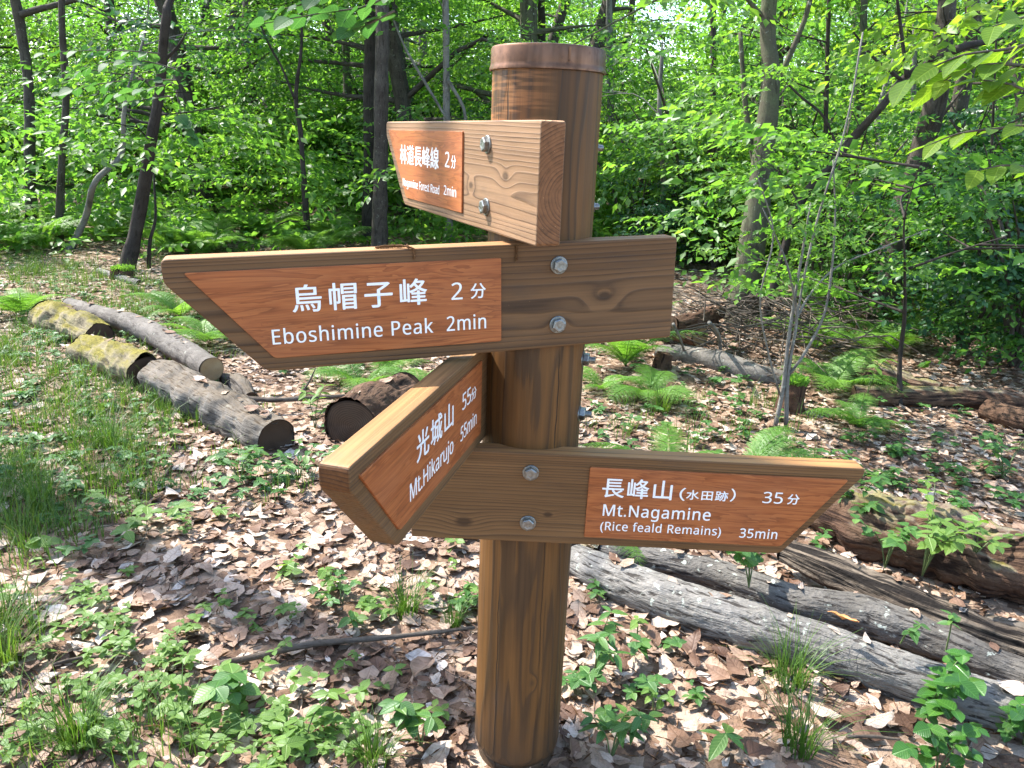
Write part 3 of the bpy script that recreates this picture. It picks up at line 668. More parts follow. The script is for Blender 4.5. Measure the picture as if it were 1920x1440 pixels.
TREES = [
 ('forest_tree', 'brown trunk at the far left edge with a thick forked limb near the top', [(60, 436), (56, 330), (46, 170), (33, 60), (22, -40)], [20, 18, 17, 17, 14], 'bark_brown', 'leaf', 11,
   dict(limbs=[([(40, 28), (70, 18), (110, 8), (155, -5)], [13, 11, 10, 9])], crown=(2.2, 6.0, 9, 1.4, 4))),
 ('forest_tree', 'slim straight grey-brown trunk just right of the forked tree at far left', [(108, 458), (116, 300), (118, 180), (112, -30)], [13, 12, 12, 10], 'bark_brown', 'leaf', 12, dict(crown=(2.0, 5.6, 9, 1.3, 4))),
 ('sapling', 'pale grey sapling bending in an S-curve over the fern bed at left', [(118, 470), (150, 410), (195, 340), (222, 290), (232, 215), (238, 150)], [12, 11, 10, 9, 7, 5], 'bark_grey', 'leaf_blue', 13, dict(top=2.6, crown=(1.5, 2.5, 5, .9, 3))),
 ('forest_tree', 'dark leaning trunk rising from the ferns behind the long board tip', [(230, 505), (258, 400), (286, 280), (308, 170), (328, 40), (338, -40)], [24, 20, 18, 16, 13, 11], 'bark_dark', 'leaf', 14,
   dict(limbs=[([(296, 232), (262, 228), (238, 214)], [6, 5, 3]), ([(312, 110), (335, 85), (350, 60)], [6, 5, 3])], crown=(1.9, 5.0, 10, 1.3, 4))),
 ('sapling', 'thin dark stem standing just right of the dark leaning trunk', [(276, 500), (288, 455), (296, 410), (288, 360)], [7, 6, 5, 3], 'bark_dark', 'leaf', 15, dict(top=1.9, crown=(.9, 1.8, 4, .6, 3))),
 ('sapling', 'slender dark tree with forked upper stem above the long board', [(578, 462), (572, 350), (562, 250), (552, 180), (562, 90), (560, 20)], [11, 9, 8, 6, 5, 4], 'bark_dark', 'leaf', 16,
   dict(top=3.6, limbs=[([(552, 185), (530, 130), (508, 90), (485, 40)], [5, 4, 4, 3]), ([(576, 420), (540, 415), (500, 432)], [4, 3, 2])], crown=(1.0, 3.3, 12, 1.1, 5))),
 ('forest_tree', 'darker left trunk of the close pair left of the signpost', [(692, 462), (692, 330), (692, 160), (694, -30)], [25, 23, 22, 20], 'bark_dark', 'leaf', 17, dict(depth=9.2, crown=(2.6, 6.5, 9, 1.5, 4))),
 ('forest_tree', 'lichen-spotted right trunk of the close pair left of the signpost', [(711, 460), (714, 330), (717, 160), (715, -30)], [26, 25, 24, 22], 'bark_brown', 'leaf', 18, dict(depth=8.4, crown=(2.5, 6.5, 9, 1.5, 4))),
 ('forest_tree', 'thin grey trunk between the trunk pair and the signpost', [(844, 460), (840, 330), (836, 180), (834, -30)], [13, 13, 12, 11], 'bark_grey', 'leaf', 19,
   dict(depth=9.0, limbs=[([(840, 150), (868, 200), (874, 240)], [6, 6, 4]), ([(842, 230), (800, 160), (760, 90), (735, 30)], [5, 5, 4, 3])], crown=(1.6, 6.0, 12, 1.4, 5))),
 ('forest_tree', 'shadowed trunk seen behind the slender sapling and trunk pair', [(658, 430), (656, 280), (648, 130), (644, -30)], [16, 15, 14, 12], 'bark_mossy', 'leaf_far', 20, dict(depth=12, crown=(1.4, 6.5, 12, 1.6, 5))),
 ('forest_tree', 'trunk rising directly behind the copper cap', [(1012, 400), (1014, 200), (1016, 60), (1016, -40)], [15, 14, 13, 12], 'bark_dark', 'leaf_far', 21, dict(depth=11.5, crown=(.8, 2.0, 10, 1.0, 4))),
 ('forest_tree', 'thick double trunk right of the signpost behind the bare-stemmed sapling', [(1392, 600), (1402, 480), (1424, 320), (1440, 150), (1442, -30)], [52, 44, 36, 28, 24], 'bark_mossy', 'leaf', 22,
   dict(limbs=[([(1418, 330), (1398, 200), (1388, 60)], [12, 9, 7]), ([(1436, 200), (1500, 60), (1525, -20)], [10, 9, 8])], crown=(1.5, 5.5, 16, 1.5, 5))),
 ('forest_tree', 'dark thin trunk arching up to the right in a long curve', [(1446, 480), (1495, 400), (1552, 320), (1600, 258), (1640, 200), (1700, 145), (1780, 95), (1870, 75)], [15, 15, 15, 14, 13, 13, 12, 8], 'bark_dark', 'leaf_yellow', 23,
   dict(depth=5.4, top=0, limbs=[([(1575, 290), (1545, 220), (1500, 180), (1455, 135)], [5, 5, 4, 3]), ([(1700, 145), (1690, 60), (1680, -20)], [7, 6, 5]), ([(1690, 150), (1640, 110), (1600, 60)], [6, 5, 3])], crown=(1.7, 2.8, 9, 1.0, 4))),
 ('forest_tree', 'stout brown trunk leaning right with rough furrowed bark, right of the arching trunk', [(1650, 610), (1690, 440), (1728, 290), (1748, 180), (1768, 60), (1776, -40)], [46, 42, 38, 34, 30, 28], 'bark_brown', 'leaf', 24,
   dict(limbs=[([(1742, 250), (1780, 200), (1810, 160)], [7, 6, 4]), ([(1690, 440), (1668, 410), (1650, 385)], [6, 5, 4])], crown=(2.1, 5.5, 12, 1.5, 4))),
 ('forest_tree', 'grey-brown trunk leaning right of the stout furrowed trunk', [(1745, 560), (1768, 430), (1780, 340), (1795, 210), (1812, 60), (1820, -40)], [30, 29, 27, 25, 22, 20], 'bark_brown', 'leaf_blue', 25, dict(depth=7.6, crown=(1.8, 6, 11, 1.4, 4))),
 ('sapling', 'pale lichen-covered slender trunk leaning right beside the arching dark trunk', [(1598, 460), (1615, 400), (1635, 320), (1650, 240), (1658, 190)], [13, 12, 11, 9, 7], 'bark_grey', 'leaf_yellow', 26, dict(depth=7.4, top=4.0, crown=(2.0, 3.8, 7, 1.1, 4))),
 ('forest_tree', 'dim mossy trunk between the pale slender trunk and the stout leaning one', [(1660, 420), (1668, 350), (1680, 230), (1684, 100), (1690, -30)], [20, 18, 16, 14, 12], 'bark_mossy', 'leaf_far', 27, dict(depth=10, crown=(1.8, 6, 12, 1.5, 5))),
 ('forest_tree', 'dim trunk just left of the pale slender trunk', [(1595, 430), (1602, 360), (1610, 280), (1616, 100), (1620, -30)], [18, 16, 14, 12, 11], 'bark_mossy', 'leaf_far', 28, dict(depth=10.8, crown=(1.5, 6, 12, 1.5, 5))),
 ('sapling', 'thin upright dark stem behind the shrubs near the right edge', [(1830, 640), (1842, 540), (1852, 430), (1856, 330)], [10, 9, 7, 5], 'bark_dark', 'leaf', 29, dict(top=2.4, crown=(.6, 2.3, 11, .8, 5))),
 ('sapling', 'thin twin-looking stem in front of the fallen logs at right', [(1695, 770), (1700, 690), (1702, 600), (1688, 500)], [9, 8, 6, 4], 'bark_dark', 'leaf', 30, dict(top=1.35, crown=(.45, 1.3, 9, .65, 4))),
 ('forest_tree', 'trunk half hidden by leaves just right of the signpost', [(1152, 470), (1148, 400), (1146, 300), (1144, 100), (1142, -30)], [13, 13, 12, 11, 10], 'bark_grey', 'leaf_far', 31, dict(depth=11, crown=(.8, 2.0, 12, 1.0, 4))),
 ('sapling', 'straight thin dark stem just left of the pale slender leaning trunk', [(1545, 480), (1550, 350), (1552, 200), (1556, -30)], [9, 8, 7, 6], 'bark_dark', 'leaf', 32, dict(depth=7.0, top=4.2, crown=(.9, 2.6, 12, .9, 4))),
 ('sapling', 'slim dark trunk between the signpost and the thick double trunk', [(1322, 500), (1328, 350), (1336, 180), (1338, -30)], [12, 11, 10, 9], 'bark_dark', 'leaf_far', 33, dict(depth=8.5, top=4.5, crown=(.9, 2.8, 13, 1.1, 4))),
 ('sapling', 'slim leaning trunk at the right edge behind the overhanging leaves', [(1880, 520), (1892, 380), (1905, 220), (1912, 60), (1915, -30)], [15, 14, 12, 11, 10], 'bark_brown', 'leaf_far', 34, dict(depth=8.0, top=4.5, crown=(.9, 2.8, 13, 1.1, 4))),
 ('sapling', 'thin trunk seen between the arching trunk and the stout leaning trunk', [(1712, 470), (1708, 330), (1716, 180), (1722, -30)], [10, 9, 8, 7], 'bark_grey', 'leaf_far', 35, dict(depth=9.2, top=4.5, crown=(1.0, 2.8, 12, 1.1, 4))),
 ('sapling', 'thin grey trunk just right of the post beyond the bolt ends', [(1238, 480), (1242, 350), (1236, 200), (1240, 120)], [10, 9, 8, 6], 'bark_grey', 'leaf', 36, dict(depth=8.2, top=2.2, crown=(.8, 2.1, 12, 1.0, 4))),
]
for nm, lab, px, w, bk, lf, sd, kw in TREES: build_tree(nm, lab, px, w, bk, lf, sd, **kw)

# deeper forest trees: five kinds, copied
def proto_tree(seed, bark, leafm, h=6.6, r0=.10, low=.45, reach=1.85, nl=19, per=9, leafs=.92, lean=.06):
    r = np.random.default_rng(seed); pts = [np.array([0, 0, -.2])]; d = np.array([r.normal(0, lean), r.normal(0, lean), 0])
    for k in range(1, 7): pts.append(np.array([d[0]*k+r.normal(0, .05), d[1]*k+r.normal(0, .05), h*k/6]))
    rad = [r0*1.25, r0, r0*.9, r0*.75, r0*.6, r0*.4, r0*.12]
    t = thing('forest_tree', 'slim leafy tree deep in the woods among many like it', 'tree', (0, 0, 0), 'trees deep in the forest')
    V, F, UV = tube(pts, rad, 10, 30, .08, 5, seed); obj('trunk', mesh('trunk', V, F, MT[bark], UV, True), t)
    lb, sp = grow(r, pts, rad, low, h*.8, nl, reach, per, .3, dens_low=1.5)
    V, F, UV = cat(lb); obj('branches', mesh('branches', V, F, MT[bark], UV, True), t)
    V, F = foliage(r, [(p, a, s*1.25) for p, a, s in sp], leaf_scale=leafs); obj('crown', mesh('crown', V, F, MT[leafm]), t)
    return t
PROTO = [proto_tree(51, 'bark_brown', 'leaf_far', low=1.1), proto_tree(52, 'bark_grey', 'leaf', 6.2, .085, .45), proto_tree(53, 'bark_mossy', 'leaf_far', 7.2, .13, 1.2), proto_tree(54, 'bark_dark', 'leaf_yellow', 5.4, .07, .35), proto_tree(55, 'bark_brown', 'leaf', 6.8, .11, .9)]
spots = []
r = np.random.default_rng(77); tries = 0
while len(spots) < 92 and tries < 8000:
    tries += 1
    az = r.uniform(-.64, .68); dist = 10.5+24*r.random()**1.1
    x, y = math.sin(az+YAW)*dist, math.cos(az+YAW)*dist-CAM_D
    if az < -.42 and dist < 15: continue
    if all((x-a)**2+(y-b)**2 > (1.0+.045*dist)**2 for a, b in spots): spots.append((x, y))
# a gap with open sky just right of the copper cap
spots = [(x, y) for x, y in spots if not (.085 < math.atan2(x, y+CAM_D) < .185 and y < 40)]
first = [True]*5
for k, (x, y) in enumerate(spots):
    i = k % 5
    if first[i]: o = PROTO[i]; first[i] = False
    else: o = copy_tree(PROTO[i])
    az = math.atan2(x, y+CAM_D); zone = ('far left' if az < -.35 else 'left of the signpost' if az < -.04 else 'behind the signpost' if az < .2 else 'at right')
    dz = 'just past the shrubs' if math.hypot(x, y) < 18 else 'far back'
    o['label'] = 'slim leafy tree '+dz+' in the woods, '+zone; o['group'] = 'deep forest trees '+zone+' '+dz
    o.location = (x, y, hz(x, y)); o.rotation_euler = (0, 0, r.uniform(0, 6.28)); o.scale = (min(r.uniform(.85, 1.2), (1.2+.08*math.hypot(x, y+CAM_D))/6.0 if abs(az-.15) < .022+1.0/math.hypot(x, y+CAM_D) else 9),)*3

# understorey shrubs and young trees at the forest edge
def proto_shrub(seed, leafm, h, nst, leafs, label, group, per=7):
    r = np.random.default_rng(seed); t = thing('shrub', label, 'shrub', (0, 0, 0), group); st, sp = [], []
    for k in range(nst):
        az = r.uniform(0, 6.28); sp_ = h*r.uniform(.25, .6); e = np.array([math.cos(az)*sp_, math.sin(az)*sp_, h*r.uniform(.65, 1.05)])
        m = e*np.array([.35, .35, .55])+r.normal(0, .05, 3); st.append(tube([np.array([0, 0, -.05]), m, e], [.014*h, .009*h, .003], 5, 8, cap=False)); pth = smooth_path([np.zeros(3), m, e], 20)
        for q in range(per):
            j = r.integers(3, 20); sp.append((pth[j], az+r.normal(0, 1.0), r.uniform(.5, .95)))
    V, F, UV = cat(st); obj('stems', mesh('stems', V, F, MT['bark_brown'], UV, True), t)
    V, F = foliage(r, sp, leaf_scale=leafs); obj('foliage', mesh('foliage', V, F, MT[leafm]), t); return t
SHL = 'leafy green understorey shrub at the edge of the forest'; SHG = 'understorey shrubs along the forest edge'
SH = [proto_shrub(61, 'leaf', 1.5, 9, .85, SHL, SHG), proto_shrub(62, 'leaf_far', 2.0, 10, .9, SHL, SHG, 8), proto_shrub(63, 'leaf_blue', 1.3, 9, .95, SHL, SHG), proto_shrub(64, 'leaf_yellow', 1.7, 9, .8, SHL, SHG)]
shs = [(1900, 690, 0.8), (1880, 620, 0.9), (1800, 660, 0.8), (1760, 610, 0.9), (1560, 600, 0.8), (1530, 560, 0.9), (1620, 560, 0.9), (1480, 505, 0.9), (1340, 500, 1.0), (1290, 490, 1.0), (1210, 490, 0.9), (1180, 470, 1.1), (1120, 411, 1.1), (850, 399, 1.1), (780, 396, 1.1), (900, 402, 1.0), (620, 391, 1.1), (660, 393, 0.9), (520, 387, 1.1), (450, 385, 1.1), (400, 382, 1.2), (340, 378, 1.2), (200, 373, 1.2), (20, 368, 1.2), (-40, 369, 1.1), (150, 372, 1.0), (1700, 560, 1.1), (1820, 560, 1.2), (1900, 540, 1.2), (1440, 480, 1.2), (1960, 640, 1.0), (280, 375, 1.2), (560, 386, 1.2), (720, 390, 1.3), (960, 399, 1.2), (1060, 403, 1.2), (1250, 460, 1.2), (1380, 460, 1.2), (1600, 500, 1.3), (1750, 500, 1.2), (90, 368, 1.3), (-30, 364, 1.3)]
r = np.random.default_rng(78); first = [True]*4
for k, (px, py, s) in enumerate(shs):
    i = k % 4
    if first[i]: o = SH[i]; first[i] = False
    else: o = copy_tree(SH[i])
    zone = 'beyond the fern bed at left' if px < 500 else 'between the long board and the trunk pair' if px < 800 else 'behind the signpost' if px < 1200 else 'behind the brush pile right of the signpost' if px < 1500 else 'behind the fallen logs at right'
    o['label'] = 'leafy green understorey shrub '+zone; o['group'] = 'shrubs '+zone
    p = G(px, py); o.location = (p[0], p[1], hz(p[0], p[1])); o.rotation_euler = (0, 0, r.uniform(0, 6.28)); o.scale = (s*r.uniform(.85, 1.15),)*3

# far wood: one mass behind everything
r = np.random.default_rng(80); n = 5200
az = r.uniform(-.95, .9, n); dist = r.uniform(30, 46, n); x = np.sin(az)*dist; y = np.cos(az)*dist-CAM_D
z = H(x, y)+r.uniform(0, 1, n)**.8*9
far_sp = [((x[k], y[k], z[k]), r.uniform(0, 6.28), r.uniform(1.6, 2.6)) for k in range(n) if not (.11 < az[k] < .185 and z[k] > 4.6+.9*math.sin(az[k]*90))]
far_sp = far_sp[:2900]
V, F = foliage(r, far_sp, leaf_scale=1.9, tilt=.4)
obj('forest', mesh('forest', V, F, MT['leaf_far']), kind='stuff', label='far-off wood of bright green leaves behind all the trees')
n = 3400; az = r.uniform(-.85, .8, n); dist = 8.5+22*r.random(n)**1.2; x = np.sin(az)*dist; y = np.cos(az)*dist-CAM_D
V, F = foliage(r, [((x[k], y[k], hz(x[k], y[k])+.05+1.25*r.random()**1.3), r.uniform(0, 6.28), r.uniform(.7, 1.2)) for k in range(n)], leaf_scale=1.3, tilt=.4)
obj('undergrowth', mesh('undergrowth', V, F, MT['leaf_far']), kind='stuff', label='knee-high green undergrowth covering the ground between the trees')
# unseen canopy trees, added on the sunny side to dapple sign and ground
SHADE_TREES = [(-5.0, 2.5), (-4.4, -1.4), (-2.6, -1.8)]
for k, (x, y) in enumerate(SHADE_TREES):
    r = np.random.default_rng(90+k); h = 8.5; pts = [np.array([0, 0, -.2]), np.array([.1, 0, 3]), np.array([.3, -.1, 6]), np.array([.5, -.1, h])]
    t = thing('forest_tree', 'unseen tall tree added to shade the signpost with its high branches', 'tree', (x, y, hz(x, y)), 'unseen trees added to shade the signpost')
    V, F, UV = tube(pts, [.16, .13, .09, .02], 12, 24, .08, 5, k); obj('trunk', mesh('trunk', V, F, MT['bark_brown'], UV, True), t)
    lb, sp = grow(r, pts, [.15, .03], 4.6, 8.2, 7, 2.4, 3, .25)
    V, F, UV = cat(lb); obj('branches', mesh('branches', V, F, MT['bark_brown'], UV, True), t)
    V, F = foliage(r, [(p, a, s*1.1) for p, a, s in sp], leaf_scale=1.2); obj('crown', mesh('crown', V, F, MT['leaf']), t)

# ------------------------------------------------------------------ logs and stumps
def log_end(P0, dirv, rad, m, parent, seed, out=.004, rough=.0, hollow=0.0):
    dirv = dirv/np.linalg.norm(dirv); a = np.cross(dirv, [0, 0, 1.0]); a /= np.linalg.norm(a); b = np.cross(dirv, a)
    th = np.linspace(0, 2*np.pi, 33)[:-1]; V, A = [np.array(P0)+dirv*(out-hollow*rad)], [0.0]; F = []
    for k, q in enumerate((.3, .6, .85, 1.0)):
        for t in th:
            d = a*math.cos(t)+b*math.sin(t); V.append(np.array(P0)+d*rad*q*.985+dirv*(out+rough*rad*float(vnoise(np.array([[math.cos(t)*2*q, math.sin(t)*2*q, seed]]))[0])-hollow*rad*(1-q**3))); A.append(q)
    for j in range(32):
        F.append((0, 1+j, 1+(j+1) % 32))
        for k in range(3):
            p = 1+k*32+j; q = 1+k*32+(j+1) % 32; F += [(p, p+32, q+32), (p, q+32, q)]
    o = obj('cut_end', mesh('cut_end', np.array(V), np.array(F), MT[m], smooth=True, attr={'rad': A}), parent); return o
LOGTOP = []
def log(name, label, pts, bark, seed, ends=(None, None), lift=0.0, sides=30, amp=.12, ns=9, cat_='log', hollow=0.0, lobes=0.03, fiss=.06, group=None):
    PR = [LOGPT(x, y, w, lift if np.isscalar(lift) else lift[i]) for i, (x, y, w) in enumerate(pts)]
    loc = PR[0][0].copy(); P = [p-loc+np.array([0, 0, hz(p[0], p[1])-hz(*loc[:2])]) for p, _ in PR]; loc[2] += hz(*loc[:2]); rad = [q for _, q in PR]
    t = thing(name, label, cat_, loc, group); ln = sum(np.linalg.norm(np.diff(np.array(P), axis=0), axis=1))
    V, F, UV = tube(P, rad, sides*2, max(16, int(ln/.012)), amp, ns, seed, lobes=lobes, fiss=fiss, cap=False)
    obj('bark', mesh('bark', V, F, MT[bark], UV, True), t)
    S = smooth_path(P, 50)
    for q in np.random.default_rng(seed).uniform(.05, .95, int(ln*9)): LOGTOP.append(S[int(q*49)]+loc+np.array([0, 0, np.interp(q, np.linspace(0, 1, len(rad)), rad)*.97]))
    log_end(S[0], S[0]-S[2], rad[0]*1.0, ends[0] or 'end_dark', t, seed, rough=.1, hollow=hollow)
    log_end(S[-1], S[-1]-S[-3], rad[-1]*1.0, ends[1] or 'end_dark', t, seed+1, rough=.1, hollow=hollow)
    return t
log('fallen_log', 'grey fissured log with white lichen spots lying nearest behind the post at right', [(1075, 1045, 62), (1190, 1098, 81), (1300, 1136, 92), (1400, 1166, 93), (1500, 1195, 93), (1600, 1224, 92), (1700, 1256, 93), (1920, 1318, 95), (2060, 1352, 95)], 'log_grey', 31, ('end_dark', None), amp=.10)
log('fallen_log', 'grey lichen-flecked log lying behind the nearest grey log', [(1130, 1026, 51), (1240, 1052, 56), (1350, 1076, 61), (1480, 1118, 66), (1620, 1142, 78), (1780, 1194, 71), (1920, 1246, 73), (2060, 1294, 73)], 'log_back', 32, amp=.14, lift=.01)
log('fallen_log', 'blackened split log with pale torn fibres resting across the grey logs', [(1472, 1028, 44), (1560, 1062, 62), (1700, 1118, 68), (1820, 1160, 66), (1920, 1192, 62), (2040, 1235, 62)], 'log_split', 33, ('end_dark', None), lift=.05, amp=.16, lobes=.12, fiss=.12)
log('fallen_log', 'big rotten brown log, thickest of the logs at right edge', [(1545, 948, 101), (1640, 985, 138), (1760, 1018, 147), (1920, 1068, 138), (2080, 1110, 138)], 'log_rot_top', 34, ('end_dark', None), amp=.17, lobes=.07, fiss=.12)
log('fallen_log', 'pale bare stick-like log end at the right edge below the rotten log', [(1850, 1150, 30), (1920, 1172, 36), (2000, 1200, 36)], 'log_pale', 35, lift=.03)
log('fallen_log', 'smooth grey round log with pale sawn end, left of the long board tip', [(397, 694, 47), (330, 655, 45), (262, 622, 40), (200, 598, 33), (130, 572, 26)], 'log_smooth', 36, ('end_pale', 'end_dark'), amp=.06, lobes=.02, lift=.05, fiss=.02)
log('fallen_log', 'thick weathered silvery log with dark hollow end in front of the sawn grey log', [(518, 822, 79), (450, 782, 86), (380, 748, 84), (300, 714, 72)], 'log_pale', 37, ('end_dark', 'end_dark'), amp=.2, lobes=.08, hollow=.25)
log('fallen_log', 'yellow-mossed log piece next to the silvery weathered log', [(272, 712, 72), (225, 690, 74), (165, 668, 62)], 'log_moss', 38, ('end_dark', 'end_dark'), amp=.19, lobes=.08)
log('fallen_log', 'yellow-mossed log piece farthest left, broken across the middle', [(188, 640, 53), (140, 615, 64), (88, 592, 57)], 'log_moss', 39, ('end_dark', 'end_dark'), amp=.22, lobes=.09)
log('fallen_log', 'short knobbly branch stub beside the sawn log end', [(470, 742, 26), (448, 718, 36), (422, 712, 24)], 'log_pale', 40, ('end_dark', None), amp=.2, lobes=.1)
log('fallen_log', 'dark rotten log half hidden behind the board that points to the viewer', [(660, 800, 108), (700, 768, 96), (760, 740, 90)], 'log_rot', 41, ('end_dark', None), amp=.16, lobes=.08)
log('fallen_log', 'pale smooth log lying on the leaf litter right of the post', [(1232, 664, 30), (1290, 672, 36), (1350, 684, 42), (1410, 700, 38), (1470, 712, 30)], 'log_smooth', 42, ('end_pale', 'end_pale'), amp=.07, fiss=.02)
log('fallen_log', 'log with round cut end in the dark brush pile right of the long board', [(1312, 636, 42), (1270, 622, 44), (1220, 610, 40)], 'log_rot', 43, ('end_pale', None), amp=.1, lift=.06)
log('fallen_log', 'dark gnarled log on top of the brush pile', [(1345, 590, 30), (1310, 606, 34), (1262, 612, 30)], 'log_rot', 44, ('end_dark', None), amp=.3, ns=14, lift=.18)
log('fallen_log', 'brown mossy log behind the ferns right of the bare-stemmed sapling', [(1580, 690, 36), (1640, 704, 46), (1700, 722, 44), (1760, 738, 34)], 'log_rot_top', 45, ('end_dark', None), amp=.15, lift=.03)
log('fallen_log', 'long low log below the brown mossy log at right', [(1600, 742, 40), (1700, 748, 44), (1800, 752, 44), (1960, 768, 48)], 'log_rot_top', 46, ('end_dark', None), amp=.15)
log('fallen_log', 'orange-brown rotten log at the right edge among the low plants', [(1850, 770, 46), (1900, 786, 52), (1990, 806, 54)], 'log_rot', 47, ('end_dark', None), amp=.15)
log('fallen_log', 'grey branch with mossy stump end on the grass at far left', [(185, 508, 12), (215, 518, 14), (262, 532, 13)], 'log_grey', 48, amp=.15)
def stump(label, px, py, w, hpx, m, seed, mossy=False):
    p = G(px, py); dep = float((p-C_P) @ _fw); r0 = w/2*dep/F_PX; h = hpx*dep/F_PX
    t = thing('tree_stump', label, 'stump', (p[0], p[1], hz(p[0], p[1])))
    V, F, UV = tube([np.array([0, 0, -.05]), np.array([0, 0, h*.4]), np.array([.01, 0, h])], [r0*1.25, r0, r0*.9], 24, 20, .2, 10, seed, lobes=.08)
    k = V[:, 2] > h*.9; V[k, 2] += .25*r0*vnoise(V[k]*22, seed); obj('bark', mesh('bark', V, F, MT[m], UV, True), t)
    if mossy:
        r = np.random.default_rng(seed); n = 900; a = r.uniform(0, 6.28, n); q = r0*np.sqrt(r.uniform(0, 1, n))
        P = np.stack([np.cos(a)*q, np.sin(a)*q, np.full(n, h)+r.uniform(-.01, .015, n)], -1)
        V, F = scatter((LO2_V, LO2_F), P, np.stack([np.cos(a)*.4, np.sin(a)*.4, np.ones(n)], -1)+r.normal(0, .4, (n, 3)), r.normal(0, 1, (n, 3)), r.uniform(.01, .025, n)); obj('moss', mesh('moss', V, F, MT['fern']), t)
stump('reddish-brown rotten stump with moss tuft behind the bare-stemmed sapling', 1482, 766, 46, 56, 'log_rot', 51, True)
stump('small dark stump at the left end of the pale smooth log', 1240, 692, 32, 26, 'log_rot', 52)
stump('dark broken stump behind the fern right of the post', 1256, 752, 28, 34, 'log_rot', 53)
stump('mossy low stump on the grass at far left', 232, 522, 40, 18, 'log_rot', 54, True)

# sticks and branches
def stick(name, label, px, w, m='twig', lift=.01, twigs=(), seed=0):
    P = [G(x, y, lift+(q[2] if len(q) > 2 else 0)) for q in px for x, y in (q[:2],)]
    P = [p+np.array([0, 0, hz(p[0], p[1])]) for p in P]; dep = float((P[0]-C_P) @ _fw); t = thing(name, label, 'branch', P[0])
    V, F, UV = tube([p-P[0] for p in P], [q/2*dep/F_PX for q in w], 8, 40, .18, 30, seed); obj('stem', mesh('stem', V, F, MT[m], UV, True), t)
    for tp, tw in twigs:
        Q = [AT(x, y, P[0][1]+CAM_D+d)-P[0] for x, y, d in tp]; V, F, UV = tube(Q, [q/2*dep/F_PX for q in tw], 6, 12, .1, 30, seed); obj('twig', mesh('twig', V, F, MT[m], UV, True), t)
stick('fallen_branch', 'long thin dark stick lying on the dry leaves left of the post', [(412, 1244), (500, 1224), (580, 1206), (680, 1197), (760, 1190), (890, 1174)], [14, 13, 12, 11, 9, 7], lift=.028, seed=3)
stick('fallen_branch', 'grey branch with upright twig lying behind the sawn log end', [(455, 742), (520, 744), (600, 740), (680, 738), (735, 746)], [11, 10, 9, 7, 4], lift=.065, twigs=[([(563, 742, .12), (580, 715, .14), (592, 690, .15)], [5, 4, 2])], seed=4)
stick('fallen_branch', 'short twig on the leaves below the big glossy-leaved plant', [(1590, 1374), (1640, 1372), (1690, 1376)], [7, 6, 5], lift=.025, seed=5)
stick('fallen_branch', 'pale crooked dead branch leaning out of the brush pile', [(1262, 610, .3), (1275, 640, .18), (1284, 668, .03)], [6, 5, 4], 'bark_grey', seed=6)
stick('fallen_branch', 'pale curved branch standing in the brush pile', [(1330, 604, .35), (1345, 630, .22), (1350, 660, .08), (1346, 690, .0)], [8, 8, 7, 6], 'bark_grey', seed=7)
stick('fallen_branch', 'thin brown twig at the bottom left among the low plants', [(100, 1255), (160, 1240), (232, 1238)], [7, 6, 5], lift=.025, seed=8)
# brush pile: a tangle of thin dead twigs
r = np.random.default_rng(60); tw = []
for k in range(260):
    p = G(r.uniform(1300, 1580), r.uniform(600, 690)); a = r.uniform(0, 6.28); l = r.uniform(.2, .7); z = r.uniform(.0, .25)
    tw.append(tube([p+[0, 0, z], p+[math.cos(a)*l*.5, math.sin(a)*l*.5, z+r.uniform(-.03, .12)], p+[math.cos(a)*l, math.sin(a)*l, z+r.uniform(-.05, .15)]], [.005, .004, .002], 4, 5, cap=False))
V, F, UV = cat(tw); V[:, 2] += H(V[:, 0], V[:, 1]); obj('brush_debris', mesh('brush_debris', V, F, MT['twig'], UV), kind='stuff', label='tangle of thin dead twigs behind the pale smooth log')

# bare-stemmed sapling right of the post
def px_tubes(lst, dep):
    out = []
    for pts, w in lst:
        P = [AT(x, y, dep+(d[0] if d else 0)) for x, y, *d in pts]; out.append(tube(P, [q*.36*dep/F_PX for q in w], 7, 20, .08, 20, 3))
    return out
b = G(1468, 800); dep = b[1]+CAM_D
t = thing('sapling', 'multi-stemmed sapling with bare grey lower stems right of the post', 'sapling', (b[0], b[1], 0))
stems = [([(1452, 806), (1468, 730), (1478, 640), (1490, 560), (1505, 470), (1520, 380)], [13, 12, 10, 8, 6, 4]), ([(1474, 806), (1476, 720), (1484, 660), (1494, 600), (1486, 540, -.1), (1470, 480, -.15), (1430, 390, -.2)], [13, 11, 9, 8, 6, 5, 3]),
         ([(1478, 705), (1510, 660), (1545, 590), (1560, 500), (1566, 400), (1562, 300)], [9, 8, 6, 6, 5, 3]), ([(1492, 600), (1520, 550, .1), (1570, 500, .2), (1640, 470, .3), (1740, 430, .4)], [7, 6, 5, 4, 3]),
         ([(1476, 700), (1488, 640), (1500, 560), (1530, 420), (1585, 240), (1618, 60)], [8, 7, 6, 6, 5, 4]), ([(1462, 740), (1440, 660, -.1), (1425, 560, -.2), (1450, 440, -.2), (1420, 330, -.3)], [6, 5, 4, 4, 3])]
for st in stems:
    V, F, UV = px_tubes([st], dep)[0]; obj('stem', mesh('stem', V-np.array([b[0], b[1], 0]), F, MT['bark_grey'], UV, True), t)
r = np.random.default_rng(66); sp = []
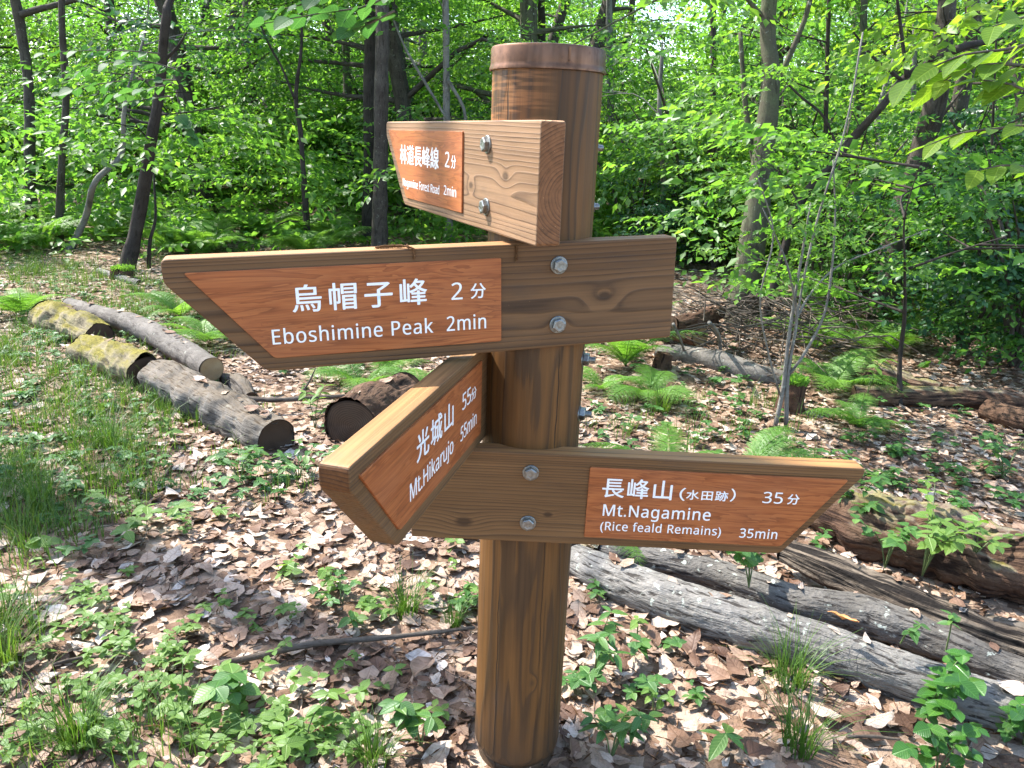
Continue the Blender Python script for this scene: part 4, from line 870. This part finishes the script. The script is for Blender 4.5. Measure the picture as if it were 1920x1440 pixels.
for px, py, d in [(1300, 250, 0), (1340, 300, .2), (1400, 250, 0), (1450, 200, .1), (1380, 350, 0), (1430, 400, -.1), (1500, 330, 0), (1540, 240, .2), (1570, 420, .1), (1620, 470, .2), (1680, 440, .3), (1740, 425, .4), (1330, 400, 0), (1290, 430, .1), (1480, 440, 0), (1540, 500, .1), (1600, 540, .3), (1360, 470, 0), (1420, 490, -.1), (1250, 300, .2), (1400, 160, 0), (1470, 120, .2), (1660, 520, .4), (1310, 180, .2)]:
    for q in range(2): sp.append((AT(px+r.normal(0, 25), py+r.normal(0, 18), dep+d+r.normal(0, .15))-np.array([b[0], b[1], 0]), r.uniform(0, 6.28), r.uniform(.28, .5)))
V, F = foliage(r, sp, leaf_scale=.62); obj('crown', mesh('crown', V, F, MT['leaf']), t)

# ------------------------------------------------------------------ leaf litter
def dry_leaf(seed, n=5):
    r = np.random.default_rng(seed); V, F = leaf_hi(r.uniform(.34, .62), r.uniform(-.25, .3), 0, n)
    curl = r.uniform(-.4, .6); tw = r.uniform(-.7, .7)
    x, y, z = V.T.copy(); y0 = y.copy()
    z = z+curl*(x-.5)**2*.6+r.normal(0, .03, len(x)); y = y*r.uniform(.72, 1.15, len(x))+.12*np.sin(x*3+seed)*r.uniform(-1, 1)
    z = z+y0*tw*(x-.5); y = y+r.normal(0, .012, len(x)); V = np.stack([x-.5, y, z-z.min()*.6], -1); return V, F
DRY = [dry_leaf(200+i, 4) for i in range(8)]
def in_view(n, r, near=.25, far=9.0):
    """random floor points in the view wedge, denser near"""
    az = r.uniform(-.92, .90, n)+YAW; d = near+(far-near)*r.random(n)**.75
    return np.sin(az)*d, np.cos(az)*d-CAM_D
r = np.random.default_rng(300); parts = []
n = 50000; x, y = in_view(n, r, .75, 9.0); dd = np.hypot(x, y+CAM_D)
keep = np.hypot(x, y) > .10; x, y, dd = x[keep], y[keep], dd[keep]
bare = vnoise(np.stack([x*1.4, y*1.4, x*0+4], -1), 8); keep = (bare < .42) | (r.random(len(x)) < .35); x, y, dd = x[keep], y[keep], dd[keep]
xt = np.concatenate([x, [p[0] for p in LOGTOP]]); yt = np.concatenate([y, [p[1] for p in LOGTOP]]); zt = np.concatenate([H(x, y), [p[2]-.004 for p in LOGTOP]])
x, y = xt, yt
for k in range(8):
    s = slice(k, None, 8); m = len(x[s]); a = r.uniform(0, 6.28, m)
    P = np.stack([x[s], y[s], zt[s]+r.uniform(.001, .014, m)], -1); tl = np.abs(r.normal(0, .15, m)); ta = r.uniform(0, 6.28, m)
    N = np.stack([np.cos(ta)*tl, np.sin(ta)*tl, np.ones(m)], -1)*np.where(r.random(m) < .5, 1, 1)[:, None]; D = np.stack([np.cos(a), np.sin(a), r.normal(0, .12, m)], -1)
    L = (.015+.062*r.random(m)**1.7)*np.where(r.random(m) < .08, 1.2, 1.0)
    parts.append((*scatter(DRY[k], P, D, N, L, L*r.uniform(.75, 1.25, m)), np.tile(base_uv(DRY[k][0]), (m, 1))))
V, F, UV = cat(parts); obj('leaf_litter', mesh('leaf_litter', V, F, MT['dry'], UV), kind='stuff', label='carpet of curled dry brown and pale leaves on the ground')
# needles, bud scales and crumbs
n = 16000; x, y = in_view(n, r, .75, 5.5); a = r.uniform(0, 6.28, n)
P = np.stack([x, y, H(x, y)+r.uniform(.002, .02, n)], -1); D = np.stack([np.cos(a), np.sin(a), r.normal(0, .2, n)], -1)
L = r.uniform(.012, .05, n); V, F = scatter((LO2_V, LO2_F), P, D, r.normal(0, .5, (n, 3))+[0, 0, 1], L, r.uniform(.003, .008, n)); obj('needle_litter', mesh('needle_litter', V, F, MT['needle']), kind='stuff', label='reddish needles and crumbs between the dry leaves')
n = 700; x, y = in_view(n, r, .75, 5.0); tw = []
for k in range(n):
    a = r.uniform(0, 6.28); l = r.uniform(.03, .16); p = np.array([x[k], y[k], hz(x[k], y[k])+.012]); d = np.array([math.cos(a), math.sin(a), r.normal(0, .06)]); w = np.array([-d[1], d[0], 0])*r.normal(0, .12)
    tw.append(tube([p, p+d*l*.5+w*l, p+d*l], [.0018, .0014, .0008], 4, 4, cap=False))
V, F, UV = cat(tw); obj('twig_litter', mesh('twig_litter', V, F, MT['twig'], UV), kind='stuff', label='small dead twigs scattered among the dry leaves')
# the largest dry leaves, one by one
LEAFME = [mesh('fallen_leaf', v, f, MT['dry_one'], base_uv(v)) for v, f in (dry_leaf(400+i, 8) for i in range(10))]
big = [(1270, 1395, .11, 1.9), (1580, 1160, .0, 0), (1250, 1180, .09, .4), (1300, 1215, .09, 1.2), (1215, 1205, .08, 2.2), (1320, 1180, .08, .9), (730, 1285, .08, 1.2), (780, 1035, .12, .6), (850, 1030, .09, 2.6), (1650, 1355, .08, .3), (1540, 1340, .09, 2.8), (1800, 1420, .1, 1.1), (1420, 1420, .08, .5), (620, 1210, .07, .2), (330, 1060, .08, 1.4), (560, 1140, .08, 2.4), (930, 1010, .06, 1)]
for px, py, L, a in big:
    if not L: continue
    p = G(px, py); obj('fallen_leaf', LEAFME[r.integers(10)], ground, loc=(p[0], p[1], hz(p[0], p[1])+.022), rot=(r.normal(0, .25), r.normal(0, .25), a), scale=L)
for k in range(26):  # leaves banked against the foot of the post
    a = r.uniform(0, 6.28); q = r.uniform(.105, .15); L = r.uniform(.035, .06)
    obj('fallen_leaf', LEAFME[r.integers(10)], ground, loc=(math.cos(a)*q, math.sin(a)*q, r.uniform(.008, .02)), rot=(r.normal(0, .3), r.normal(0, .35), a+1.57+r.normal(0, .5)), scale=L)
for k in range(225):
    while True:
        px, py = r.uniform(-20, 1940), 900+540*r.random()**.8; p = G(px, py)
        if np.hypot(p[0], p[1]) > .13: break
    obj('fallen_leaf', LEAFME[r.integers(10)], ground, loc=(p[0], p[1], hz(p[0], p[1])+.018), rot=(r.normal(0, .16), r.normal(0, .16), r.uniform(0, 6.28)), scale=(lambda q: (q, q*r.uniform(.75, 1.2), q))(r.uniform(.032, .062)))

# ------------------------------------------------------------------ herbs, grass, ferns
LEAF_OVAL = leaf_hi(.52, .12, .12, 6); LEAF_ROUND = leaf_hi(.80, .10, .10, 6); LEAF_LONG = leaf_hi(.34, .14, .16, 6); LEAF_LOW = leaf_hi(.62, .12, .1, 3)
def low_plant(r, kind):
    """little plant: leaves in small whorls on thin stems, numbers for one joined cluster"""
    P, D, N, L = [], [], [], []
    for s in range(r.integers(2, 5) if kind != 'tri' else r.integers(2, 6)):
        a0 = r.uniform(0, 6.28); o = np.array([math.cos(a0), math.sin(a0), 0])*r.uniform(0, .05); h = r.uniform(.02, .075); k = 3 if kind == 'tri' else r.integers(3, 6); a1 = r.uniform(0, 6.28); l0 = r.uniform(.022, .04)*(1.0 if kind == 'tri' else 1.15)
        for q in range(k):
            a = a1+q*6.283/k+r.normal(0, .2); P.append(o+[0, 0, h]); D.append([math.cos(a), math.sin(a), r.uniform(-.25, .25)]); N.append([r.normal(0, .22), r.normal(0, .22), 1]); L.append(l0*r.uniform(.8, 1.2))
    return np.array(P), np.array(D), np.array(N), np.array(L)
def ground_cover(name, label, patches, kind, matn, seed, base=LEAF_LOW):
    r = np.random.default_rng(seed); Ps, Ds, Ns, Ls = [], [], [], []
    for px, py, rx, ry, n in patches:
        for k in range(int(n*.48)):
            p = G(px+r.normal(0, rx*.5), py+r.normal(0, ry*.5))
            if np.hypot(p[0], p[1]) < .12: continue
            P, D, N, L = low_plant(r, kind); f = r.uniform(.5, .92); Ps.append(P*f+np.array([p[0], p[1], hz(p[0], p[1])])); Ds.append(D); Ns.append(N); Ls.append(L*f)
    V, F = scatter(base, np.concatenate(Ps), np.concatenate(Ds), np.concatenate(Ns), np.concatenate(Ls)); return obj(name, mesh(name, V, F, MT[matn], np.tile(base_uv(base[0]), (len(V)//len(base[0]), 1))), kind='stuff', label=label)
ground_cover('ground_cover', 'low light-green three-leaved plants spread over the leaf litter at left', [(330, 1340, 400, 110, 85), (150, 1250, 200, 90, 30), (380, 1400, 300, 60, 40), (620, 1380, 220, 80, 45), (480, 1290, 300, 60, 20), (330, 1180, 220, 60, 30), (700, 1130, 200, 60, 14), (600, 1100, 120, 60, 10), (880, 1130, 60, 40, 8), (860, 1060, 60, 40, 5), (230, 980, 260, 60, 26), (100, 1120, 160, 80, 14)], 'tri', 'herb_lime', 71)
ground_cover('ground_cover', 'darker green low leafy plants on the forest floor', [(150, 900, 300, 120, 90), (120, 760, 260, 90, 110), (60, 860, 160, 120, 60), (180, 640, 260, 50, 80), (100, 540, 260, 40, 160), (420, 600, 160, 40, 50), (420, 900, 120, 60, 24), (640, 900, 60, 60, 8), (560, 880, 120, 60, 26), (60, 640, 150, 80, 60), (300, 620, 260, 60, 60), (250, 560, 300, 60, 90), (600, 720, 200, 40, 24), (1330, 760, 300, 60, 50), (1400, 880, 300, 60, 60), (1700, 900, 300, 70, 60), (1200, 780, 160, 60, 40), (1800, 850, 200, 60, 50), (1650, 790, 300, 40, 50), (1850, 960, 120, 60, 24), (1500, 1010, 80, 40, 10), (1150, 900, 100, 60, 20), (1160, 1300, 120, 80, 14), (1300, 1330, 160, 60, 8), (1800, 1380, 160, 60, 8), (1250, 700, 200, 40, 40), (1180, 1130, 80, 40, 6)], 'herb', 'herb', 72)
# grass
def blades(r, n, spread, h, width=.004, lean=.5):
    P, F, base = [], [], 0
    for k in range(n):
        a = r.uniform(0, 6.28); q = spread*math.sqrt(r.random()); o = np.array([math.cos(a)*q, math.sin(a)*q, -.005]); l = h*r.uniform(.5, 1.15); az = a+r.normal(0, .8); le = lean*r.uniform(.2, 1.4); w = width*r.uniform(.6, 1.2)
        side = np.array([-math.sin(az), math.cos(az), 0])*w*.5; tt = (0, .35, .7, 1.0)
        for j, t in enumerate(tt):
            c = o+np.array([math.cos(az)*le*l*t*t, math.sin(az)*le*l*t*t, l*(t-.35*le*t**2.5)])
            P += [c-side*(1-.85*t), c+side*(1-.85*t)]
        for j in range(3): b = base+2*j; F += [(b, b+1, b+3), (b, b+3, b+2)]
        base += 8
    return np.array(P), np.array(F)
TUFT = [mesh('blades', *blades(np.random.default_rng(500+i), 110, .035, .17, .0035, .7), MT['grass']) for i in range(3)]
for i, (px, py, s, lab) in enumerate([(762, 1150, .95, 'thick green grass tuft left of the post above the long stick'), (1480, 1280, 1.1, 'fine arching grass tuft in front of the grey lichen log'), (1500, 1400, 1.0, 'sparse sunlit grass tuft at the bottom right'), (8, 1260, 1.1, 'grass tuft cut by the left edge near the bottom'), (150, 1400, 1.0, 'grass tuft at the bottom left corner among three-leaved plants'), (1240, 770, 1.1, 'blue-green grass tuft below the fern clump right of the post'), (850, 1170, .6, 'small grass shoot just left of the post'), (200, 850, 1.2, 'dense grass tuft in front of the yellow-mossed log'), (80, 960, 1.0, 'light green grass tuft at the left among dry leaves'), (700, 1430, .8, 'thin grass stems rising from the bottom edge left of the post')]):
    p = G(px, py); t = thing('grass_tuft', lab, 'grass tuft', (p[0], p[1], hz(p[0], p[1])), rot=(0, 0, i*1.3), scale=s); obj('blades', TUFT[i % 3], t)
r = np.random.default_rng(73); parts = []
for px, py, rx, ry, n in [(180, 850, 260, 130, 130), (60, 1000, 160, 80, 40), (250, 780, 160, 60, 50), (60, 900, 140, 100, 60), (40, 680, 140, 80, 80), (20, 1200, 80, 80, 16), (220, 540, 300, 60, 160), (150, 700, 260, 60, 60), (330, 580, 200, 50, 70), (60, 510, 160, 30, 90), (120, 1400, 260, 60, 16), (60, 780, 160, 100, 40), (40, 580, 160, 90, 50), (1300, 800, 260, 50, 24), (560, 620, 200, 40, 24), (1420, 760, 120, 20, 8)]:
    for k in range(n):
        p = G(px+r.normal(0, rx*.5), py+r.normal(0, ry*.5)); V, F = blades(r, 16, .05, r.uniform(.08, .16), .004, .6); parts.append((V+np.array([p[0], p[1], hz(p[0], p[1])]), F))
V, F, _ = cat(parts); obj('grass', mesh('grass', V, F, MT['grass']), kind='stuff', label='thin green grass growing through the litter at left')
# ferns
def frond_mesh(seed, L=.55, npin=22):
    r = np.random.default_rng(seed); P, D, N, Ls = [], [], [], []
    t = np.linspace(0, 1, 40); path = np.stack([t*L*.92, 0*t, L*(.62*t-.62*t**2.2)], -1); rach = tube(path, [.003, .002, .0008], 4, 14, cap=False)
    T = np.gradient(path, axis=0); T /= np.linalg.norm(T, axis=1, keepdims=True)
    for k in range(npin):
        u = .12+.87*k/(npin-1); j = min(38, int(u*39)); pl = L*.24*math.sin(math.pi*(u*.86+.12))**.8+.006
        for s in (-1, 1):
            d = T[j]*.45+np.array([0, s, -.12]); d /= np.linalg.norm(d); up = np.cross(T[j], [0, 1, 0]); up = up if up[2] > 0 else -up; m = max(3, int(pl/.0085))
            for q in range(m):
                v = (q+.5)/m; o = path[j]+d*pl*v+np.array([0, 0, -.15*pl*v*v])
                for e in (-1, 1):
                    dd = d*.55+e*T[j]*.8; P.append(o); D.append(dd); N.append(up+r.normal(0, .12, 3)); Ls.append(max(.005, .019*(1-.75*v)*(pl/(L*.24)+.25)))
    V, F = scatter((LO2_V*np.array([1, 1.0, 1]), LO2_F), P, np.array(D), np.array(N), np.array(Ls)); V2, F2, _ = cat([(V, F), rach[:2]]); return mesh('frond', V2, F2, MT['fern'])
FROND = [frond_mesh(600+i) for i in range(3)]
def fern(px, py, s, n, label, seed, group=None, spread=None, lift=.5):
    r = np.random.default_rng(seed); p = G(px, py); t = thing('fern', label, 'fern', (p[0], p[1], hz(p[0], p[1])), group, scale=s); a0 = r.uniform(0, 6.28)
    for k in range(n):
        a = a0+k*6.283/n+r.normal(0, .25) if spread is None else spread[0]+(k/(max(1, n-1))-.5)*spread[1]+r.normal(0, .1); q = r.uniform(.75, 1.15)
        obj('frond', FROND[r.integers(3)], t, rot=(r.normal(0, .15), -lift*r.uniform(.4, 1.3), a), scale=q)
fern(1172, 690, .95, 9, 'tall bright fern standing just right of the long board end', 1, lift=.75)
fern(1215, 745, .62, 8, 'spreading fern right of the post above the blue-green grass', 2, lift=.2)
fern(1130, 735, .5, 7, 'fern close to the right side of the post', 3, lift=.3)
fern(1250, 900, .7, 7, 'fern with its fronds arching above the lowest board', 4, lift=.35)
fern(1400, 880, .7, 4, 'small fern with a single raised frond behind the lowest board tip', 5, spread=(.3, 1.2), lift=.45)
fern(790, 745, .65, 8, 'fern behind the board that points to the viewer', 6, lift=.3)
fern(680, 720, .7, 7, 'fern under the long board near the grey branch', 7, lift=.25)
fern(385, 650, .75, 9, 'feathery fern clump behind the sawn grey log', 8, lift=.3)
fern(340, 600, .75, 8, 'feathery fern behind the clump at the sawn grey log', 9, lift=.3)
fern(1560, 730, .75, 9, 'dark green fern beside the mossy stump', 10, lift=.35)
fern(1610, 800, .55, 7, 'fern in front of the long low log', 11, lift=.3)
fern(40, 590, .8, 8, 'fern at the left edge on the grass', 12, lift=.35)
fern(740, 690, .6, 6, 'small fern just under the long board', 13, lift=.35)
fern(1145, 1010, .5, 5, 'fern tips peeping out below the lowest board', 14, lift=.2)
r = np.random.default_rng(74)
for k in range(30):
    px, py = r.uniform(-40, 640), r.uniform(428, 470) if k % 4 else r.uniform(450, 500)
    if px > 250 and py > 492: py = 480
    fern(px, py, r.uniform(.75, 1.15), 8, 'tall fern in the fern bed under the trees at left', 700+k, 'ferns of the fern bed at left', lift=.55)
for k in range(8):
    fern(r.uniform(1500, 1900), r.uniform(600, 690), r.uniform(.6, .9), 7, 'fern among the shrubs behind the logs at right', 760+k, 'ferns among the shrubs at right', lift=.4)

# leafy plants with leaves one can pick out
def leafy_plant(label, px, py, stems, leaf, matn, size, seed, h=.12, spread=.08, name='leafy_plant', pairs=3, lift=0.0, droop=.25, category='plant', z=0.0):
    r = np.random.default_rng(seed); p = G(px, py, z); t = thing(name, label, category, (p[0], p[1], (hz(p[0], p[1]) if not z else z)))
    size *= .8; me = mesh('leaf', *leaf, MT[matn], base_uv(leaf[0]), smooth=True); sb = []
    for s in range(stems):
        a0 = r.uniform(0, 6.28); e = np.array([math.cos(a0)*spread*r.uniform(.3, 1.1), math.sin(a0)*spread*r.uniform(.3, 1.1), h*r.uniform(.6, 1.15)]); m = e*np.array([.3, .3, .6]); sb.append(tube([np.array([0, 0, -.01]), m, e], [.0022, .0018, .001], 5, 6, cap=False)); pth = smooth_path([np.zeros(3), m, e], 20)
        for k in range(pairs):
            u = .45+.55*(k+1)/pairs; j = min(19, int(u*19)); az = r.uniform(0, 6.28)
            for q in ((0, math.pi) if k < pairs-1 else (0, 2.1, 4.2)):
                a = az+q+r.normal(0, .25); L = size*r.uniform(.65, 1.15)
                obj('leaf', me, t, loc=pth[j], rot=(r.normal(0, .25), r.uniform(-.15, .35), a), scale=(L, L*r.uniform(.85, 1.1), L))
    V, F, UV = cat(sb); obj('stems', mesh('stems', V, F, MT['stem'], UV, True), t); return t
leafy_plant('bushy glossy-leaved plant in front of the grey log at bottom right', 1730, 1345, 8, LEAF_ROUND, 'gloss', .052, 801, .17, .15, pairs=4)
leafy_plant('glossy round-leaved plant at the bottom edge below the bushy one', 1760, 1440, 5, LEAF_ROUND, 'gloss', .045, 802, .09, .10)
leafy_plant('glossy plant cut by the right edge near the bottom corner', 1925, 1380, 3, LEAF_ROUND, 'gloss', .048, 803, .10, .06)
leafy_plant('single seedling with four long pale leaves at the bottom right of the post', 1345, 1395, 1, LEAF_LONG, 'herb', .085, 804, .08, .02, pairs=2)
leafy_plant('pointed-leaf seedling clump just right of the post foot', 1115, 1260, 4, LEAF_LONG, 'herb', .070, 805, .14, .08)
leafy_plant('toothed-leaf plant right of the post at the bottom', 1145, 1420, 4, LEAF_LONG, 'herb', .062, 806, .10, .10)
leafy_plant('small light-green seedling with upright top leaf in front of the grey log', 1195, 1190, 1, LEAF_OVAL, 'herb_lime', .038, 807, .06, .02, pairs=2)
leafy_plant('heart-leaved vine on the logs below the lowest board', 1405, 1095, 5, LEAF_ROUND, 'herb', .052, 808, .13, .13, z=.09, pairs=4)
leafy_plant('light green vine climbing the big rotten log', 1730, 1075, 9, LEAF_OVAL, 'herb_lime', .056, 809, .22, .19, z=.06, pairs=4)
leafy_plant('vine sprig hanging over the top of the big rotten log near the right edge', 1830, 1035, 5, LEAF_OVAL, 'herb_lime', .046, 831, .10, .13, z=.12)
leafy_plant('bright vine cluster low in front of the big rotten log', 1660, 1060, 5, LEAF_ROUND, 'herb', .044, 832, .13, .11, z=.05)
leafy_plant('leafy shoot right of the lowest board tip', 1600, 985, 5, LEAF_OVAL, 'herb', .058, 810, .18, .11, z=.06, pairs=4)
leafy_plant('little vine sprig lying on the nearest grey log', 1690, 1200, 2, LEAF_OVAL, 'herb', .035, 811, .04, .07, z=.13)
leafy_plant('seedling with three leaf pairs standing on the second grey log', 1775, 1215, 1, LEAF_OVAL, 'herb', .036, 812, .10, .03, z=.12)
leafy_plant('green seedling at the left end of the nearest grey log', 1120, 1120, 2, LEAF_OVAL, 'herb', .042, 813, .06, .06)
leafy_plant('broad-leaved seedling at bottom left of the post', 790, 1400, 4, LEAF_OVAL, 'herb', .060, 814, .12, .10)
leafy_plant('pale large-leaved seedling below the long stick', 460, 1340, 2, LEAF_ROUND, 'herb', .062, 815, .10, .06)
leafy_plant('whorled light-green plant right of the large-leaved seedling', 570, 1400, 4, LEAF_OVAL, 'herb_lime', .050, 816, .09, .09)
leafy_plant('lime palmate-leaved seedling beside the silvery log', 590, 800, 3, LEAF_LONG, 'herb_lime', .075, 817, .16, .09, pairs=3)
leafy_plant('bushy green plant in front of the dark hollow log end', 450, 905, 6, LEAF_OVAL, 'herb', .050, 818, .12, .14)
leafy_plant('bushy green plant left of the board that points to the viewer', 560, 905, 6, LEAF_OVAL, 'herb', .048, 819, .12, .14)
leafy_plant('seedling with lime leaves in front of the yellow-mossed log', 330, 830, 3, LEAF_OVAL, 'herb_lime', .055, 820, .13, .08)
leafy_plant('small seedling on bare soil right of the post at bottom', 1225, 1340, 2, LEAF_OVAL, 'herb_lime', .032, 821, .10, .05)
leafy_plant('small seedling above the long stick left of the post', 665, 1185, 1, LEAF_OVAL, 'herb', .045, 822, .05, .02, pairs=2)
leafy_plant('round-leaved seedling group between stick and boards', 640, 1130, 4, LEAF_ROUND, 'herb', .032, 823, .06, .08)
leafy_plant('lime seedling on the leaf litter below the board pointing to the viewer', 545, 1070, 1, LEAF_ROUND, 'herb_lime', .045, 824, .05, .02, pairs=2)
leafy_plant('plant with lit leaves just left of the post at the stick end', 870, 1140, 4, LEAF_OVAL, 'herb', .04, 825, .06, .06)
leafy_plant('sunlit lime seedling at left among the dry leaves', 90, 1045, 1, LEAF_ROUND, 'herb_lime', .06, 826, .06, .02, pairs=2)
leafy_plant('broad light-green leafy plant behind the leaf litter at far left', 250, 1000, 4, LEAF_OVAL, 'herb_lime', .06, 827, .09, .14)
leafy_plant('seedling with light leaves in front of the long low log', 1620, 760, 2, LEAF_OVAL, 'herb_lime', .07, 828, .22, .08)
leafy_plant('leafy plant at the right edge below the orange rotten log', 1880, 900, 6, LEAF_OVAL, 'herb', .06, 829, .2, .2)
leafy_plant('low leafy plant above the tip of the lowest board', 1600, 900, 5, LEAF_OVAL, 'herb', .055, 830, .12, .16)

# branches hanging into the picture
def hanging(label, segs, dep, matn, size, seed, leaf=LEAF_OVAL):
    r = np.random.default_rng(seed); o = AT(*segs[0][0][0][:2], dep); t = thing('leafy_branch', label, 'branch', o); me = mesh('leaf', *leaf, MT[matn], base_uv(leaf[0]), smooth=True)
    for pts, n in segs:
        P = [AT(x, y, dep+(d[0] if d else 0))-o for x, y, *d in pts]; V, F, UV = tube(P, [.005, .003, .0015], 6, 20, cap=False); obj('twig', mesh('twig', V, F, MT['twig'], UV, True), t); S = smooth_path(P, 60); T = np.gradient(S, axis=0)
        for k in range(n):
            j = min(59, int((k+.8)/n*59)); d = T[j]/np.linalg.norm(T[j]); s = 1 if k % 2 else -1; az = math.atan2(d[1], d[0])+s*r.uniform(.4, 1.1); L = size*r.uniform(.7, 1.2)
            obj('leaf', me, t, loc=S[j], rot=(r.normal(0, .35), r.uniform(.1, .75), az), scale=(L, L, L))
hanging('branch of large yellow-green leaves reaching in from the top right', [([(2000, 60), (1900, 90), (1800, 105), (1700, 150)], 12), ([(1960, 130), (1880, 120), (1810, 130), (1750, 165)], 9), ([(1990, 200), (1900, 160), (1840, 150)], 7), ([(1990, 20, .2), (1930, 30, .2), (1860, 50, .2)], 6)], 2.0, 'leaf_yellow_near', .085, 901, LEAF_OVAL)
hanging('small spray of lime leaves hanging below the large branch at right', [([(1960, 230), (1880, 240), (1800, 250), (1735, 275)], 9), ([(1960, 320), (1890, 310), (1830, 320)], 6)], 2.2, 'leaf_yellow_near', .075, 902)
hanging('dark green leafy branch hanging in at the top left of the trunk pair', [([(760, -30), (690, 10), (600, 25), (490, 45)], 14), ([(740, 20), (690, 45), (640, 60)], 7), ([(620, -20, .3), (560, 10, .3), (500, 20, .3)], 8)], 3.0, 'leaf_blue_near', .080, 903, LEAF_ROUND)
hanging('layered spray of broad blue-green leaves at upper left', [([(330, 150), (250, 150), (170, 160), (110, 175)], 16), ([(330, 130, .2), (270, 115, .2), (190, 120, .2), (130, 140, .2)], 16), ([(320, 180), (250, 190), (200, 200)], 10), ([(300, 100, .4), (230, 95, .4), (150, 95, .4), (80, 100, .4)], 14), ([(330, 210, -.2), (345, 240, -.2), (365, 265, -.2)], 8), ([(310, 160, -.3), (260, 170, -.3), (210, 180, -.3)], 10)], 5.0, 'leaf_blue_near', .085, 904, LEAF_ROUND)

# dried catkins caught on the boards, orange leaf on the log
def catkin(label, pts, rad, seed):
    r = np.random.default_rng(seed); P = [np.array(p) for p in pts]; t = thing('dry_catkin', label, 'catkin', P[0]); V, F, UV = tube([p-P[0] for p in P], [rad]*3, 6, 26, .5, 400, seed); parts = [(V, F)]; S = smooth_path([p-P[0] for p in P], 90)
    Vs, Fs = scatter((LO2_V, LO2_F), S+r.normal(0, rad*.4, S.shape), r.normal(0, 1, S.shape), r.normal(0, 1, S.shape), np.full(90, rad*2.2)); V, F, _ = cat(parts+[(Vs, Fs)]); obj('strand', mesh('strand', V, F, MT['needle']), t)
def on_board(bi, u, y, v):
    th, off, zc, *_r = BOARDS[bi]; tl = BOARDS[bi][6]; U = np.array([math.cos(th), math.sin(th), 0]); N = np.array([math.sin(th), -math.cos(th), 0]); Zv = np.array([0, 0, 1.0])
    return (U*math.cos(tl)+Zv*math.sin(tl))*u+(Zv*math.cos(tl)-U*math.sin(tl))*v+N*(off-y)+Zv*(Z0+zc)
catkin('dry brown catkin lying on the top edge of the long board', [on_board(1, -.292, .014, .0895), on_board(1, -.262, .010, .0915), on_board(1, -.238, -.0015, .0880), on_board(1, -.236, -.002, .072)], .0018, 5)
catkin('dry brown scrap lying on the top edge beside the catkin', [on_board(1, -.285, .018, .0895), on_board(1, -.268, .012, .0900), on_board(1, -.252, .014, .0895)], .0016, 6)
catkin('short dry catkin stuck under the topmost board end', [on_board(1, -.073, -.001, .086), on_board(1, -.0725, -.002, .074), on_board(1, -.074, -.002, .062)], .0016, 7)
p = G(1580, 1160, .15); t = thing('dry_leaf', 'rolled orange dry leaf lying on the nearest grey log', 'leaf', p); v, f = dry_leaf(431, 8); v = v.copy(); v[:, 1] *= .4; obj('blade', mesh('blade', v, f, MT['dry_orange']), t, rot=(0, 0, -.6), scale=.075)
